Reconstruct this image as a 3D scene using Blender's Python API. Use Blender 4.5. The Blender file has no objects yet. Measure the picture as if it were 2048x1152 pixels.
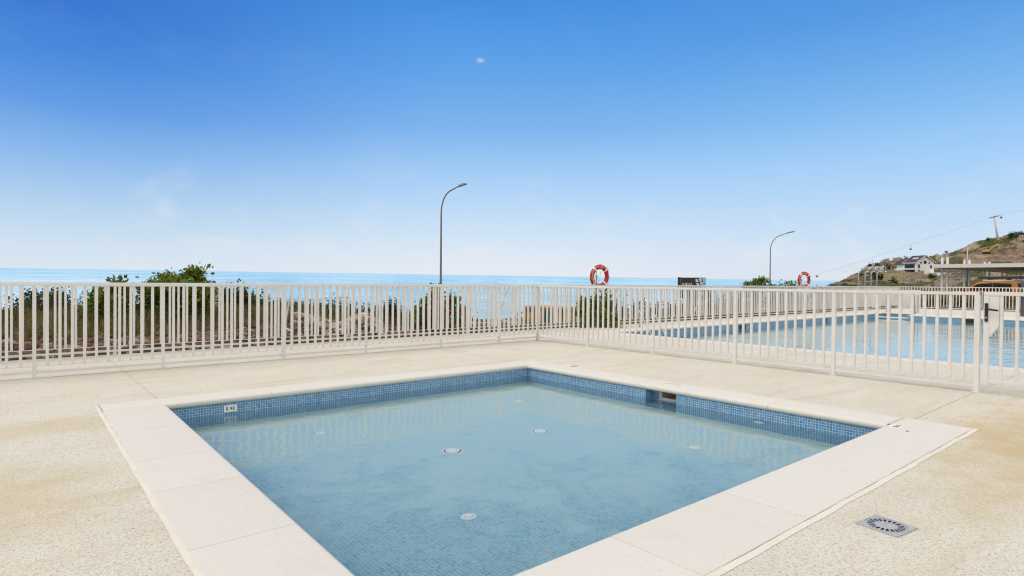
import bpy, math, random
import numpy as np
from mathutils import Vector, Matrix
random.seed(7); rng = np.random.default_rng(7)
S = bpy.context.scene
COL = S.collection
R_ = math.radians

# ------------------------------------------------------------------ camera
F = 1212.2; PU, PV = 1024.0, 576.0; HC = 1.27
def _cr(u, v): return np.array([u-PU, -(v-PV), -F])
_Y = _cr(0, 554); _Y /= np.linalg.norm(_Y)
_X = _cr(2459, 576); _X /= np.linalg.norm(_X)
_Z = np.cross(_X, _Y); _Z /= np.linalg.norm(_Z)
RM = np.array([_X, _Y, _Z])
CAMP = np.array([0, 0, HC])
cam = bpy.data.objects.new('camera', bpy.data.cameras.new('camera')); COL.objects.link(cam)
cam.data.sensor_width = 36; cam.data.lens = F/2048*36
cam.data.clip_start = .05; cam.data.clip_end = 60000
M = Matrix([[*RM[i], CAMP[i]] for i in range(3)] + [[0, 0, 0, 1]])
cam.matrix_world = M
S.camera = cam
def at(u, v, d):
    """world point seen at photo pixel (u, v), d metres ahead of the camera"""
    return Vector(CAMP + RM @ (_cr(u, v)/F*d))

# ------------------------------------------------------------------ light
SUN_EL, SUN_AZ = 52, None
sd = Vector((-1, .55, 0)).normalized()
sunv = Vector((sd.x*math.cos(R_(SUN_EL)), sd.y*math.cos(R_(SUN_EL)), math.sin(R_(SUN_EL))))
sl = bpy.data.lights.new('sun', 'SUN'); sl.energy = 1.15; sl.angle = R_(28); sl.color = (1, .93, .82)
so = bpy.data.objects.new('sun', sl); COL.objects.link(so)
so.rotation_euler = sunv.to_track_quat('Z', 'Y').to_euler()
S.view_settings.view_transform = 'Standard'; S.view_settings.look = 'None'
S.view_settings.exposure = 0; S.view_settings.gamma = 1
S.render.engine = 'CYCLES'
S.cycles.use_denoising = True
S.cycles.max_bounces = 10; S.cycles.transmission_bounces = 8; S.cycles.transparent_max_bounces = 8
S.cycles.sample_clamp_indirect = 6
S.cycles.filter_width = 1.2

class NT:
    def __init__(s, tree):
        s.t = tree; s.n = tree.nodes; s.l = tree.links
    def N(s, typ, **kw):
        n = s.n.new(typ)
        for k, v in kw.items():
            if k[0] == 'i' and k[1:].isdigit(): s.set(n, int(k[1:]), v)
            elif k.startswith('in_'): s.set(n, k[3:].replace('_', ' '), v)
            else: setattr(n, k, v)
        return n
    def set(s, n, key, v):
        if isinstance(v, bpy.types.NodeSocket): s.l.new(v, n.inputs[key])
        elif isinstance(v, bpy.types.Node): s.l.new(v.outputs[0], n.inputs[key])
        else:
            i = n.inputs[key]
            if hasattr(i.default_value, '__len__') and not hasattr(v, '__len__'): v = [v]*len(i.default_value)
            if hasattr(i.default_value, '__len__') and len(i.default_value) == 4 and len(v) == 3: v = (*v, 1)
            i.default_value = v
    def math(s, op, a, b=None, c=None, clamp=False):
        n = s.n.new('ShaderNodeMath'); n.operation = op; n.use_clamp = clamp
        s.set(n, 0, a)
        if b is not None: s.set(n, 1, b)
        if c is not None: s.set(n, 2, c)
        return n.outputs[0]
    def vmath(s, op, a, b=None):
        n = s.n.new('ShaderNodeVectorMath'); n.operation = op
        s.set(n, 0, a)
        if b is not None: s.set(n, 1, b)
        return n.outputs['Value'] if op in ('DOT_PRODUCT', 'LENGTH') else n.outputs[0]
    def mix(s, f, a, b, mode='MIX'):
        n = s.n.new('ShaderNodeMix'); n.data_type = 'RGBA'; n.blend_type = mode
        s.set(n, 0, f); s.set(n, 6, a); s.set(n, 7, b)
        return n.outputs[2]
    def ramp(s, f, stops, interp='LINEAR'):
        n = s.n.new('ShaderNodeValToRGB'); cr = n.color_ramp; cr.interpolation = interp
        while len(cr.elements) < len(stops): cr.elements.new(.5)
        for e, (p, c) in zip(cr.elements, stops):
            e.position = p
            e.color = (*c, 1) if hasattr(c, '__len__') else (c, c, c, 1)
        s.set(n, 0, f); return n.outputs[0]
    def noise(s, vec, scale, detail=3, rough=.55, col=False, dist=0):
        n = s.n.new('ShaderNodeTexNoise'); s.set(n, 'Vector', vec); n.inputs['Scale'].default_value = scale
        n.inputs['Detail'].default_value = detail; n.inputs['Roughness'].default_value = rough
        n.inputs['Distortion'].default_value = dist
        return n.outputs[1 if col else 0]
    def vor(s, vec, scale, feature='F1', out=0):
        n = s.n.new('ShaderNodeTexVoronoi'); n.feature = feature; s.set(n, 'Vector', vec); n.inputs['Scale'].default_value = scale
        return n.outputs[out]
    def step(s, v, lo, hi):
        n = s.n.new('ShaderNodeMapRange'); n.interpolation_type = 'SMOOTHSTEP'
        s.set(n, 0, v); s.set(n, 1, lo); s.set(n, 2, hi); return n.outputs[0]
    def scale(s, vec, sc):
        n = s.n.new('ShaderNodeMapping'); s.set(n, 'Vector', vec); n.inputs['Scale'].default_value = sc; return n.outputs[0]
def srgb(r, g, b):
    f = lambda c: (c/255/12.92) if c/255 <= .04045 else ((c/255+.055)/1.055)**2.4
    return (f(r), f(g), f(b))

W = bpy.data.worlds.new('World'); S.world = W; W.use_nodes = True
w = NT(W.node_tree); w.n.clear()
sky = w.N('ShaderNodeTexSky', sky_type='NISHITA', sun_disc=False, sun_elevation=R_(SUN_EL),
          sun_rotation=math.atan2(sunv.x, sunv.y), air_density=1, dust_density=.6, ozone_density=2)
g = w.N('ShaderNodeTexCoord').outputs['Generated']
# azimuth axis pointing to the right of the sea view, forward axis towards the sea
rt = Vector(RM[:, 0]); fw = -Vector(RM[:, 2])
sep = w.N('ShaderNodeSeparateXYZ', i0=g)
el = sep.outputs[2]
side = w.vmath('DOT_PRODUCT', g, tuple(rt)); front = w.vmath('DOT_PRODUCT', g, tuple(fw))
L = [(0, srgb(222, 234, 247)), (.045, srgb(208, 226, 244)), (.105, srgb(176, 208, 241)), (.165, srgb(136, 184, 238)), (.225, srgb(92, 154, 230)), (.285, srgb(60, 134, 222)), (.34, srgb(38, 116, 212)), (.6, srgb(18, 80, 180))]
C_ = [(0, srgb(236, 240, 249)), (.05, srgb(221, 234, 249)), (.11, srgb(196, 223, 250)), (.17, srgb(168, 209, 250)), (.24, srgb(128, 184, 243)), (.32, srgb(96, 167, 238)), (.42, srgb(64, 145, 230)), (.6, srgb(34, 110, 210))]
Rr = [(0, srgb(218, 227, 240)), (.05, srgb(208, 226, 246)), (.11, srgb(190, 219, 249)), (.17, srgb(166, 210, 251)), (.24, srgb(134, 191, 246)), (.30, srgb(108, 174, 239)), (.36, srgb(84, 156, 231)), (.6, srgb(50, 126, 216))]
cl, cc, crr = w.ramp(el, L), w.ramp(el, C_), w.ramp(el, Rr)
vis = w.mix(w.step(side, -.60, -.05), cl, cc)
vis = w.mix(w.step(side, 0., .6), vis, crr)
# thin cirrus wisps low over the sea
wv = w.scale(g, (3.2, 3.2, 6))
ci = w.noise(wv, 2.2, 5, .6, dist=.6)
cim = w.math('MULTIPLY', w.step(ci, .50, .80), w.ramp(el, [(0, .75), (.10, .50), (.18, .06), (.5, .0)]))
vis = w.mix(cim, vis, srgb(236, 238, 246))
cd = (at(961, 121, 1)-Vector(CAMP)).normalized()
dd = w.vmath('LENGTH', w.vmath('MULTIPLY', w.vmath('SUBTRACT', w.vmath('NORMALIZE', g), tuple(cd)), (1, 1, 1.7)))
nz = w.math('MULTIPLY_ADD', w.noise(g, 90, 3), .006, dd)
puff = w.math('SUBTRACT', 1, w.step(nz, .003, .0125))
vis = w.mix(w.math('MULTIPLY', puff, .75), vis, srgb(210, 215, 240))
# the sky above and behind the viewer: bright thin cloud sheet
cover = w.math('MAXIMUM', w.step(el, .46, .72), w.math('SUBTRACT', 1, w.step(front, -.1, .38)))
cn = w.noise(w.scale(g, (1, 1, 1.6)), 3.2, 5, .55)
cloud = w.mix(w.step(cn, .3, .7), (.92, .93, .95), (1.30, 1.25, 1.18))
vis = w.mix(cover, vis, cloud)
vis = w.mix(.9, w.vmath('SCALE', sky.outputs[0]) if False else w.mix(1, sky.outputs[0], (.12, .12, .12), 'MULTIPLY'), vis)
bg = w.N('ShaderNodeBackground', in_Color=vis, in_Strength=1.0)
w.l.new(bg.outputs[0], w.N('ShaderNodeOutputWorld').inputs[0])

# ------------------------------------------------------------------ helpers
def mat(name, base=(.8, .8, .8), rough=.5, metal=0, spec=None, build=None):
    m = bpy.data.materials.new(name); m.use_nodes = True
    t = NT(m.node_tree); p = m.node_tree.nodes['Principled BSDF']
    t.set(p, 'Base Color', base); t.set(p, 'Roughness', rough); t.set(p, 'Metallic', metal)
    if spec is not None: t.set(p, 'Specular IOR Level', spec)
    if build: build(t, p)
    return m
def bump(t, p, h, strength=.3, dist=.01):
    b = t.N('ShaderNodeBump'); t.set(b, 'Height', h); b.inputs['Strength'].default_value = strength; b.inputs['Distance'].default_value = dist
    t.l.new(b.outputs[0], p.inputs['Normal'])
def OC(t): return t.N('ShaderNodeTexCoord').outputs['Object']
def POS(t): return t.N('ShaderNodeNewGeometry').outputs['Position']
def worn(a, b, sc=8, sp=None):
    def f(t, p):
        n = t.noise(OC(t), sc, 5, .65)
        t.set(p, 'Base Color', t.mix(t.step(n, .35, .7), a, b))
        bump(t, p, t.noise(OC(t), 220, 2), .08, .002)
    return f

def tag(o, label=None, cat=None, group=None, kind=None):
    for k, v in (('label', label), ('category', cat), ('group', group), ('kind', kind)):
        if v: o[k] = v
    return o
def empty(name, loc=(0, 0, 0), rz=0, **kw):
    o = bpy.data.objects.new(name, None); o.location = loc; o.rotation_euler = (0, 0, rz)
    o.empty_display_size = .2
    COL.objects.link(o); return tag(o, **kw)

class MB:
    def __init__(s): s.v = []; s.f = []; s.mi = []; s.sm = []; s.cur = 0; s.smooth = False
    def add(s, vs, fs):
        b = len(s.v); s.v += [tuple(x) for x in vs]
        for f in fs: s.f.append([b+i for i in f]); s.mi.append(s.cur); s.sm.append(s.smooth)
        return s
    def hexa(s, p):  # 8 points: bottom 4 ccw, top 4 ccw
        return s.add(p, [(3, 2, 1, 0), (4, 5, 6, 7), (0, 1, 5, 4), (1, 2, 6, 5), (2, 3, 7, 6), (3, 0, 4, 7)])
    def box(s, x0, x1, y0, y1, z0, z1, bev=0):
        if bev <= 0:
            return s.hexa([(x0, y0, z0), (x1, y0, z0), (x1, y1, z0), (x0, y1, z0), (x0, y0, z1), (x1, y0, z1), (x1, y1, z1), (x0, y1, z1)])
        b = bev; X = (x0, x0+b, x1-b, x1); Yy = (y0, y0+b, y1-b, y1)
        prof = [(z0, b), (z0+b, 0), (z1-b, 0), (z1, b)]
        vs = []; 
        def ring(z, i):
            e = b-i if False else 0
            o = i
            return [(x0+o+ (b if o == 0 else 0), y0+o, z), (x1-o-(b if o == 0 else 0), y0+o, z), (x1-o, y0+o+(b if o == 0 else 0), z), (x1-o, y1-o-(b if o == 0 else 0), z),
                    (x1-o-(b if o == 0 else 0), y1-o, z), (x0+o+(b if o == 0 else 0), y1-o, z), (x0+o, y1-o-(b if o == 0 else 0), z), (x0+o, y0+o+(b if o == 0 else 0), z)]
        for z, i in prof: vs += ring(z, i)
        fs = []
        for k in range(3):
            for j in range(8):
                a = k*8+j; c = k*8+(j+1) % 8; fs.append((a, c, c+8, a+8))
        fs.append(tuple(range(7, -1, -1))); fs.append(tuple(range(24, 32)))
        return s.add(vs, fs)
    def beam(s, p, q, wd, h, up=(0, 0, 1)):
        p = Vector(p); q = Vector(q); d = (q-p).normalized(); sdv = d.cross(Vector(up))
        if sdv.length < 1e-4: sdv = Vector((1, 0, 0))
        sdv.normalize(); u = sdv.cross(d).normalized()
        a = sdv*wd/2; b = u*h/2
        return s.hexa([p-a-b, p+a-b, q+a-b, q-a-b, p-a+b, p+a+b, q+a+b, q-a+b])
    def tube(s, pts, r, n=10, cap=True, closed=False):
        pts = [Vector(p) for p in pts]; m = len(pts)
        rs = r if hasattr(r, '__len__') else [r]*m
        vs = []; prev = None
        for i, p in enumerate(pts):
            if closed: d = (pts[(i+1) % m]-pts[i-1])
            else: d = (pts[min(i+1, m-1)]-pts[max(i-1, 0)])
            d.normalize()
            if prev is None:
                a = Vector((0, 0, 1)) if abs(d.z) < .9 else Vector((1, 0, 0))
                x = d.cross(a).normalized()
            else: x = (prev-d*prev.dot(d)).normalized()
            y = d.cross(x); prev = x
            vs += [p+(x*math.cos(t)+y*math.sin(t))*rs[i] for t in (k*2*math.pi/n for k in range(n))]
        fs = []
        for i in range(m if closed else m-1):
            j = (i+1) % m
            for k in range(n):
                fs.append((i*n+k, i*n+(k+1) % n, j*n+(k+1) % n, j*n+k))
        if cap and not closed: fs += [tuple(range(n-1, -1, -1)), tuple(range((m-1)*n, m*n))]
        sm = s.smooth; s.smooth = True; s.add(vs, fs); s.smooth = sm
        return s
    def lathe(s, c, prof, n=32, smooth=True):
        vs = []; c = Vector(c)
        for r, z in prof: vs += [c+Vector((r*math.cos(t), r*math.sin(t), z)) for t in (k*2*math.pi/n for k in range(n))]
        fs = []
        for i in range(len(prof)-1):
            for k in range(n): fs.append((i*n+k, i*n+(k+1) % n, (i+1)*n+(k+1) % n, (i+1)*n+k))
        if prof[-1][0] > 0: fs.append(tuple(range((len(prof)-1)*n, len(prof)*n)))
        sm = s.smooth; s.smooth = smooth; s.add(vs, fs); s.smooth = sm
        return s
    def build(s, name, mats, parent=None, uv=None, M=None):
        me = bpy.data.meshes.new(name); vs = s.v
        if M is not None: vs = [M @ Vector(v) for v in vs]
        me.from_pydata([tuple(v) for v in vs], [], s.f)
        ms = mats if isinstance(mats, (list, tuple)) else [mats]
        for m in ms: me.materials.append(m)
        if len(ms) > 1: me.polygons.foreach_set('material_index', s.mi)
        me.polygons.foreach_set('use_smooth', s.sm)
        if uv:
            l = me.uv_layers.new(name='UVMap')
            for poly in me.polygons:
                for li in poly.loop_indices:
                    l.data[li].uv = uv(Vector(me.vertices[me.loops[li].vertex_index].co), poly.normal)
        me.update()
        o = bpy.data.objects.new(name, me); COL.objects.link(o)
        if parent: o.parent = parent
        return o
def struct(o): o['kind'] = 'structure'; return o
def metre_uv(co, n):
    if abs(n.z) > .7: return (co.x, co.y)
    if abs(n.x) > abs(n.y): return (co.y, co.z)
    return (co.x, co.z)

# ------------------------------------------------------------------ materials
MT = {}
def paintf(t, p):
    n = t.noise(POS(t), 3, 4, .6); n2 = t.noise(t.scale(POS(t), (30, 30, 6)), 1, 4, .7)
    c = t.mix(t.step(n, .3, .75), (.69, .66, .62), (.74, .715, .68))
    t.set(p, 'Base Color', t.mix(t.math('MULTIPLY', t.step(n2, .6, .8), .3), c, (.52, .47, .40)))
    bump(t, p, t.noise(POS(t), 260, 2), .05, .001)
MT['paint'] = mat('white_paint', rough=.42, build=paintf)
def deckf(t, p):
    P = POS(t)
    base = t.mix(t.step(t.noise(P, 1.1, 4, .6), .3, .7), (.71, .645, .52), (.77, .715, .60))
    # exposed aggregate: grains and pores
    v = t.vor(P, 210, 'F1', 0); vc = t.vor(P, 210, 'F1', 1)
    gr = t.N('ShaderNodeSeparateColor', i0=vc).outputs[0]
    base = t.mix(t.math('MULTIPLY', t.step(gr, .0, 1), .45), base, (.88, .82, .71))
    pore = t.math('MULTIPLY', t.step(t.noise(P, 55, 6, .85), .52, .62), .80)
    base = t.mix(pore, base, (.30, .255, .18))
    pore2 = t.math('MULTIPLY', t.step(gr, .90, .97), .55)
    base = t.mix(pore2, base, (.26, .22, .155))
    # ochre stains drawn out along the slope of the deck
    st = t.noise(t.scale(P, (.45, 3.2, 1)), 1.15, 5, .62, dist=.5)
    msk = t.math('MULTIPLY', t.step(st, .48, .80), .55)
    base = t.mix(msk, base, (.60, .47, .27))
    # big rusty patch in front of the gate and another by the left
    for cx, cy, rx, ry, k in ((6.9, .6, 3.2, 1.25, .85), (-.7, 4.4, 1.5, 1.2, .55), (.2, 6.4, 1.0, .35, .35)):
        d = t.vmath('LENGTH', t.vmath('MULTIPLY', t.vmath('SUBTRACT', P, (cx, cy, 0)), (1/rx, 1/ry, 0)))
        d = t.math('MULTIPLY_ADD', t.math('SUBTRACT', t.noise(P, 2.6, 5, .65), .5), 1.3, d)
        base = t.mix(t.math('MULTIPLY', t.math('SUBTRACT', 1, t.step(d, .25, 1.1)), k), base, (.60, .455, .23))
    pale = t.math('MULTIPLY', t.step(t.noise(P, .8, 4, .6), .56, .72), .35)
    base = t.mix(pale, base, (.80, .75, .68))
    dot = t.math('SUBTRACT', 1, t.step(t.vor(P, 2.6), .012, .026))
    base = t.mix(t.math('MULTIPLY', dot, .75), base, (.13, .09, .05))
    mott = t.noise(P, 11, 5, .75)
    base = t.mix(t.math('MULTIPLY', t.step(mott, .48, .72), .32), base, (.50, .42, .29))
    t.set(p, 'Base Color', base); t.set(p, 'Roughness', .88)
    h = t.math('SUBTRACT', t.noise(P, 120, 3, .7), t.math('MULTIPLY', v, 1.2))
    bump(t, p, h, .55, .006)
MT['deck'] = mat('exposed_aggregate', build=deckf, spec=.25)
MT['joint'] = mat('deck_joint', (.56, .47, .33), .9)
MT['joint2'] = mat('deck_joint_dark', (.42, .37, .30), .9)
def copef(t, p):
    P = POS(t)
    b = t.mix(t.step(t.noise(P, 1.7, 4, .6), .3, .7), (.675, .615, .525), (.66, .605, .52))
    sp = t.vor(P, 260, 'F1', 1); g1 = t.N('ShaderNodeSeparateColor', i0=sp).outputs[1]
    b = t.mix(t.math('MULTIPLY', t.step(g1, .80, .95), .28), b, (.50, .42, .33))
    b = t.mix(t.math('MULTIPLY', t.step(g1, .0, .12), .35), b, (.86, .83, .78))
    b = t.mix(t.math('MULTIPLY', t.step(t.noise(P, 26, 5, .75), .5, .72), .22), b, (.52, .46, .39))
    b = t.mix(t.math('MULTIPLY', t.step(t.noise(P, 3.1, 5, .7, dist=.6), .52, .72), .22), b, (.60, .53, .44))
    dot = t.math('SUBTRACT', 1, t.step(t.vor(P, 5.5), .02, .035))
    b = t.mix(t.math('MULTIPLY', dot, .6), b, (.16, .11, .06))
    st = t.math('MULTIPLY', t.step(t.noise(P, 5, 4, .6), .66, .72), .4)
    b = t.mix(t.math('MULTIPLY', t.N('ShaderNodeObjectInfo').outputs['Random'], .16), b, (.60, .545, .455))
    t.set(p, 'Base Color', t.mix(st, b, (.66, .55, .38)))
    bump(t, p, t.noise(P, 330, 2), .12, .002)
MT['cope'] = mat('cast_stone', rough=.72, build=copef, spec=.3)
MT['mortar'] = mat('white_mortar', rough=.9, build=worn((.76, .71, .63), (.72, .65, .53), 6))
def tilef(stops, sed, grout, wall):
    def f(t, p):
        uv = t.N('ShaderNodeUVMap').outputs[0]
        q = t.scale(uv, (1/.0262,)*3)
        fl = t.vmath('FLOOR', q); fr = t.vmath('FRACTION', q)
        s = t.N('ShaderNodeSeparateXYZ', i0=fr)
        ex = t.math('MINIMUM', s.outputs[0], t.math('SUBTRACT', 1, s.outputs[0]))
        ey = t.math('MINIMUM', s.outputs[1], t.math('SUBTRACT', 1, s.outputs[1]))
        e = t.math('MINIMUM', ex, ey)
        tile = t.step(e, .045, .085)
        wn = t.N('ShaderNodeTexWhiteNoise', noise_dimensions='2D', in_Vector=fl)
        c = t.ramp(wn.outputs[0], stops)
        c = t.mix(tile, grout, c)
        # dull film of scale and settled dust, plus painted sky reflection on the floor
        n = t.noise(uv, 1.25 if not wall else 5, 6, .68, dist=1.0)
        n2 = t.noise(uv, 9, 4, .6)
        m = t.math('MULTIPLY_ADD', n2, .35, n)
        if not wall:  # paler middle and back: sky reflection on the water painted into the floor
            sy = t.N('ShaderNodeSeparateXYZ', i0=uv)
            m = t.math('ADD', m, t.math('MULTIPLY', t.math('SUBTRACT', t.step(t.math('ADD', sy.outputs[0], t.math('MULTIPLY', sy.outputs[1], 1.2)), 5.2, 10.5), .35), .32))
        sed_refl_m = t.math('MULTIPLY', t.step(m, .46, .82), .88 if not wall else .22)
        c = t.mix(sed_refl_m, c, sed)
        t.set(p, 'Base Color', c); t.set(p, 'Roughness', t.math('MULTIPLY_ADD', tile, -.5, .8))
        bump(t, p, tile, .2, .001)
    return f
MT['tile_w'] = mat('wall_mosaic', build=tilef([(0, srgb(34, 96, 148)), (.3, srgb(54, 120, 170)), (.65, srgb(84, 150, 192)), (1, srgb(46, 108, 164))], (.34, .46, .50), (.60, .70, .74), True))
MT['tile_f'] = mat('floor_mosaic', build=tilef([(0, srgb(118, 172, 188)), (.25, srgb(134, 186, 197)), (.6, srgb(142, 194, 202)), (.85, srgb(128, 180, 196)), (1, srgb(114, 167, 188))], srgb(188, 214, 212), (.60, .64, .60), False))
def waterf(amp, sc):
    def f(t, p):
        nt = t.t; nt.nodes.remove(p)
        P = POS(t)
        gl = t.N('ShaderNodeBsdfGlass', in_Color=(.98, 1, 1, 1), in_IOR=1.33, in_Roughness=0.0)
        h = t.math('ADD', t.math('MULTIPLY', t.noise(t.scale(P, (1, 1, 1)), sc, 3, .5, dist=.4), 1), t.math('MULTIPLY', t.noise(P, sc*.28, 2, .5), 2.2))
        b = t.N('ShaderNodeBump', in_Strength=1.0, in_Distance=amp); t.set(b, 'Height', h)
        t.l.new(b.outputs[0], gl.inputs['Normal'])
        t.l.new(gl.outputs[0], nt.nodes['Material Output'].inputs[0])
    return f
MT['water'] = mat('pool_water', build=waterf(.0034, 5.5))
MT['water2'] = mat('big_pool_water', build=waterf(.006, 3.5))
def seaf(t, p):
    P = POS(t)
    c1 = t.noise(t.scale(P, (.011, .011, 1)), 1, 5, .6, dist=.3)
    # sky reflection in wind streaks, painted into the base colour, stretched along the shore
    rot = t.N('ShaderNodeMapping', in_Vector=P); rot.inputs['Rotation'].default_value = (0, 0, math.atan2(-rt.y, rt.x)); 
    s1 = t.noise(t.scale(rot.outputs[0], (.014, .008, 0)), 1, 8, .78)
    s2 = t.noise(t.scale(rot.outputs[0], (.10, .04, 0)), 1, 7, .8)
    s3 = t.noise(t.scale(rot.outputs[0], (.004, .002, 0)), 1, 8, .8)
    s4 = t.noise(t.scale(rot.outputs[0], (.0011, .0006, 0)), 1, 8, .8)
    k = t.math('ADD', t.math('MULTIPLY', t.math('ADD', s1, s4), .27), t.math('ADD', t.math('MULTIPLY', s2, .25), t.math('MULTIPLY', s3, .21)))
    k = t.math('MULTIPLY_ADD', t.math('SUBTRACT', k, .5), 2.5, .5)
    col = t.ramp(k, [(.34, (.17, .44, .66)), (.44, (.30, .58, .76)), (.53, (.45, .69, .83)), (.64, (.66, .80, .90))])
    t.set(p, 'Base Color', col); t.set(p, 'Roughness', .5); t.set(p, 'Specular IOR Level', .3)
    bump(t, p, k, .9, 1.5)
MT['sea'] = mat('sea_water', build=seaf)
def terf(t, p):
    P = POS(t)
    n = t.noise(P, .9, 6, .65); n2 = t.noise(P, 7, 5, .7)
    c = t.mix(t.step(n, .38, .6), (.14, .085, .045), (.20, .165, .08))
    c = t.mix(t.step(n2, .5, .75), c, (.36, .27, .19))
    c = t.mix(t.step(t.noise(P, 1.7, 5, .7), .48, .60), c, (.11, .115, .04))
    t.set(p, 'Base Color', c); t.set(p, 'Roughness', .95)
    bump(t, p, t.math('ADD', n2, t.noise(P, 30, 4, .7)), .9, .08)
MT['soil'] = mat('red_soil', build=terf, spec=.1)
def hillf(t, p):
    P = POS(t)
    a = t.N('ShaderNodeVertexColor', layer_name='cover').outputs[0]
    n = t.noise(P, .07, 7, .7); n2 = t.noise(P, .28, 6, .75); n3 = t.noise(P, 1.2, 4, .7)
    c = t.mix(t.math('MULTIPLY', t.step(n2, .45, .65), .55), a, t.mix(1, a, (.45, .42, .36), 'MULTIPLY'))
    c = t.mix(t.math('MULTIPLY', t.step(n, .50, .58), .75), c, (.50, .40, .30))
    c = t.mix(t.math('MULTIPLY', t.step(t.noise(P, .45, 5, .8), .52, .62), .65), c, (.05, .055, .022))
    c = t.mix(t.math('MULTIPLY', t.step(n2, .58, .66), .6), c, (.55, .46, .36))
    t.set(p, 'Base Color', c); t.set(p, 'Roughness', .95)
    bump(t, p, t.math('ADD', n2, t.math('MULTIPLY', n3, .5)), 1, 2.0)
MT['hill'] = mat('hillside', build=hillf, spec=.1)
def leaf(name, c1, c2, c3, tr=.35):
    m = bpy.data.materials.new(name); m.use_nodes = True; t = NT(m.node_tree); p = t.n['Principled BSDF']
    ri = t.N('ShaderNodeNewGeometry').outputs['Random Per Island']
    n = t.noise(POS(t), 2.2, 3, .6)
    c = t.ramp(t.math('MULTIPLY_ADD', n, .5, t.math('MULTIPLY', ri, .5)), [(.2, c1), (.5, c2), (.85, c3)])
    t.set(p, 'Base Color', c); t.set(p, 'Roughness', .6); t.set(p, 'Specular IOR Level', .12)
    tl = t.N('ShaderNodeBsdfTranslucent', in_Color=c)
    mx = t.N('ShaderNodeMixShader', i0=tr); t.l.new(p.outputs[0], mx.inputs[1]); t.l.new(tl.outputs[0], mx.inputs[2])
    t.l.new(mx.outputs[0], t.n['Material Output'].inputs[0])
    return m
MT['leaf_a'] = leaf('broad_leaf', (.06, .095, .014), (.15, .20, .03), (.33, .37, .07))
MT['leaf_b'] = leaf('olive_leaf', (.035, .045, .015), (.065, .078, .026), (.12, .125, .05), .25)
MT['leaf_c'] = leaf('dark_leaf', (.012, .022, .008), (.028, .045, .014), (.06, .08, .025), .2)
MT['leaf_d'] = leaf('yellow_green_leaf', (.08, .10, .02), (.16, .18, .04), (.30, .28, .07))
MT['grass'] = leaf('dry_grass_blade', (.12, .11, .035), (.24, .20, .075), (.42, .35, .16), .4)
MT['weed'] = leaf('weed_leaf', (.05, .075, .015), (.11, .13, .03), (.22, .20, .07))
MT['flower'] = mat('flower', (.75, .03, .05), .5)
MT['bark'] = mat('bark', (.17, .12, .085), .9)
MT['rock'] = mat('rock', rough=.95, build=lambda t, p: t.set(p, 'Base Color', t.ramp(t.N('ShaderNodeNewGeometry').outputs['Random Per Island'], [(0, (.07, .035, .024)), (.45, (.14, .07, .045)), (.85, (.22, .14, .09)), (1, (.40, .31, .24))])))
MT['palerock'] = mat('pale_rock', rough=.95, build=lambda t, p: t.set(p, 'Base Color', t.ramp(t.N('ShaderNodeNewGeometry').outputs['Random Per Island'], [(0, (.25, .17, .12)), (.5, (.42, .33, .26)), (1, (.60, .52, .44))])))
MT['steel'] = mat('stainless_steel', (.62, .62, .60), .22, 1)
MT['pole'] = mat('lamp_pole_metal', (.20, .185, .165), .5, .3)
MT['galv'] = mat('galvanised_metal', (.42, .42, .41), .5, .6)
MT['orange'] = mat('ring_orange', rough=.45, build=worn((.46, .020, .010), (.56, .034, .012), 6))
MT['white'] = mat('white_plastic', (.88, .88, .84), .4)
MT['cream'] = mat('cream_plastic', (.74, .70, .54), .45)
MT['black'] = mat('black_plastic', (.012, .012, .013), .35)
MT['dark'] = mat('dark_panel', (.022, .020, .028), .45)
MT['grey'] = mat('dark_grey_metal', (.10, .105, .115), .45)
MT['drainm'] = mat('grate_metal', rough=.5, metal=.1, build=worn((.40, .40, .40), (.48, .48, .48), 30))
MT['hole'] = mat('shadow_gap', (.02, .02, .02), .9)
MT['beige'] = mat('skimmer_plastic', (.66, .61, .50), .5)
MT['carpaint'] = mat('orange_car_paint', (.50, .185, .03), .25, .35)
MT['glass'] = mat('tinted_glass', (.015, .025, .022), .06)
MT['chrome'] = mat('silver_trim', (.62, .62, .62), .3, .9)
MT['tyre'] = mat('tyre_rubber', (.02, .02, .02), .85)
MT['yellow'] = mat('machine_yellow', (.62, .34, .015), .45)
MT['ochre'] = mat('ochre_panel', rough=.7, build=worn((.42, .24, .045), (.55, .33, .07), 4))
MT['rustorange'] = mat('rim_orange', (.60, .34, .17), .7)
MT['dgreen'] = mat('green_panel', (.012, .06, .045), .6)
MT['wallwhite'] = mat('white_render', rough=.85, build=worn((.86, .86, .86), (.80, .79, .77), 1))
MT['slate'] = mat('slate_roof', rough=.6, build=worn((.028, .027, .03), (.05, .045, .045), 1.5))
MT['tileroof'] = mat('brown_tile_roof', rough=.8, build=worn((.17, .10, .07), (.25, .16, .11), 1))
MT['trim'] = mat('stone_trim', (.55, .48, .42), .8)
def stonewf(t, p):
    P = OC(t)
    t.set(p, 'Base Color', t.mix(t.step(t.noise(P, .8, 5, .7), .35, .65), (.30, .235, .165), (.44, .37, .27)))
    bump(t, p, t.vor(P, 2.2, 'DISTANCE_TO_EDGE'), .8, .1)
MT['stone'] = mat('stone_wall', rough=.95, build=stonewf)
MT['tan'] = mat('tan_render', rough=.9, build=worn((.42, .34, .20), (.50, .42, .27), .6))
MT['concrete'] = mat('pale_concrete', rough=.85, build=worn((.42, .40, .37), (.52, .50, .47), 1))
MT['cablem'] = mat('cable_steel', (.45, .46, .48), .6)
MT['reflector'] = mat('lamp_lens', (.55, .55, .5), .3)
MT['asphalt'] = mat('asphalt', rough=.95, build=worn((.09, .085, .08), (.14, .13, .12), .8))
MT['rope'] = mat('rope_white', (.75, .66, .58), .8)
MT['dirty_leaf'] = mat('fallen_leaf', (.30, .17, .05), .7)

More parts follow.
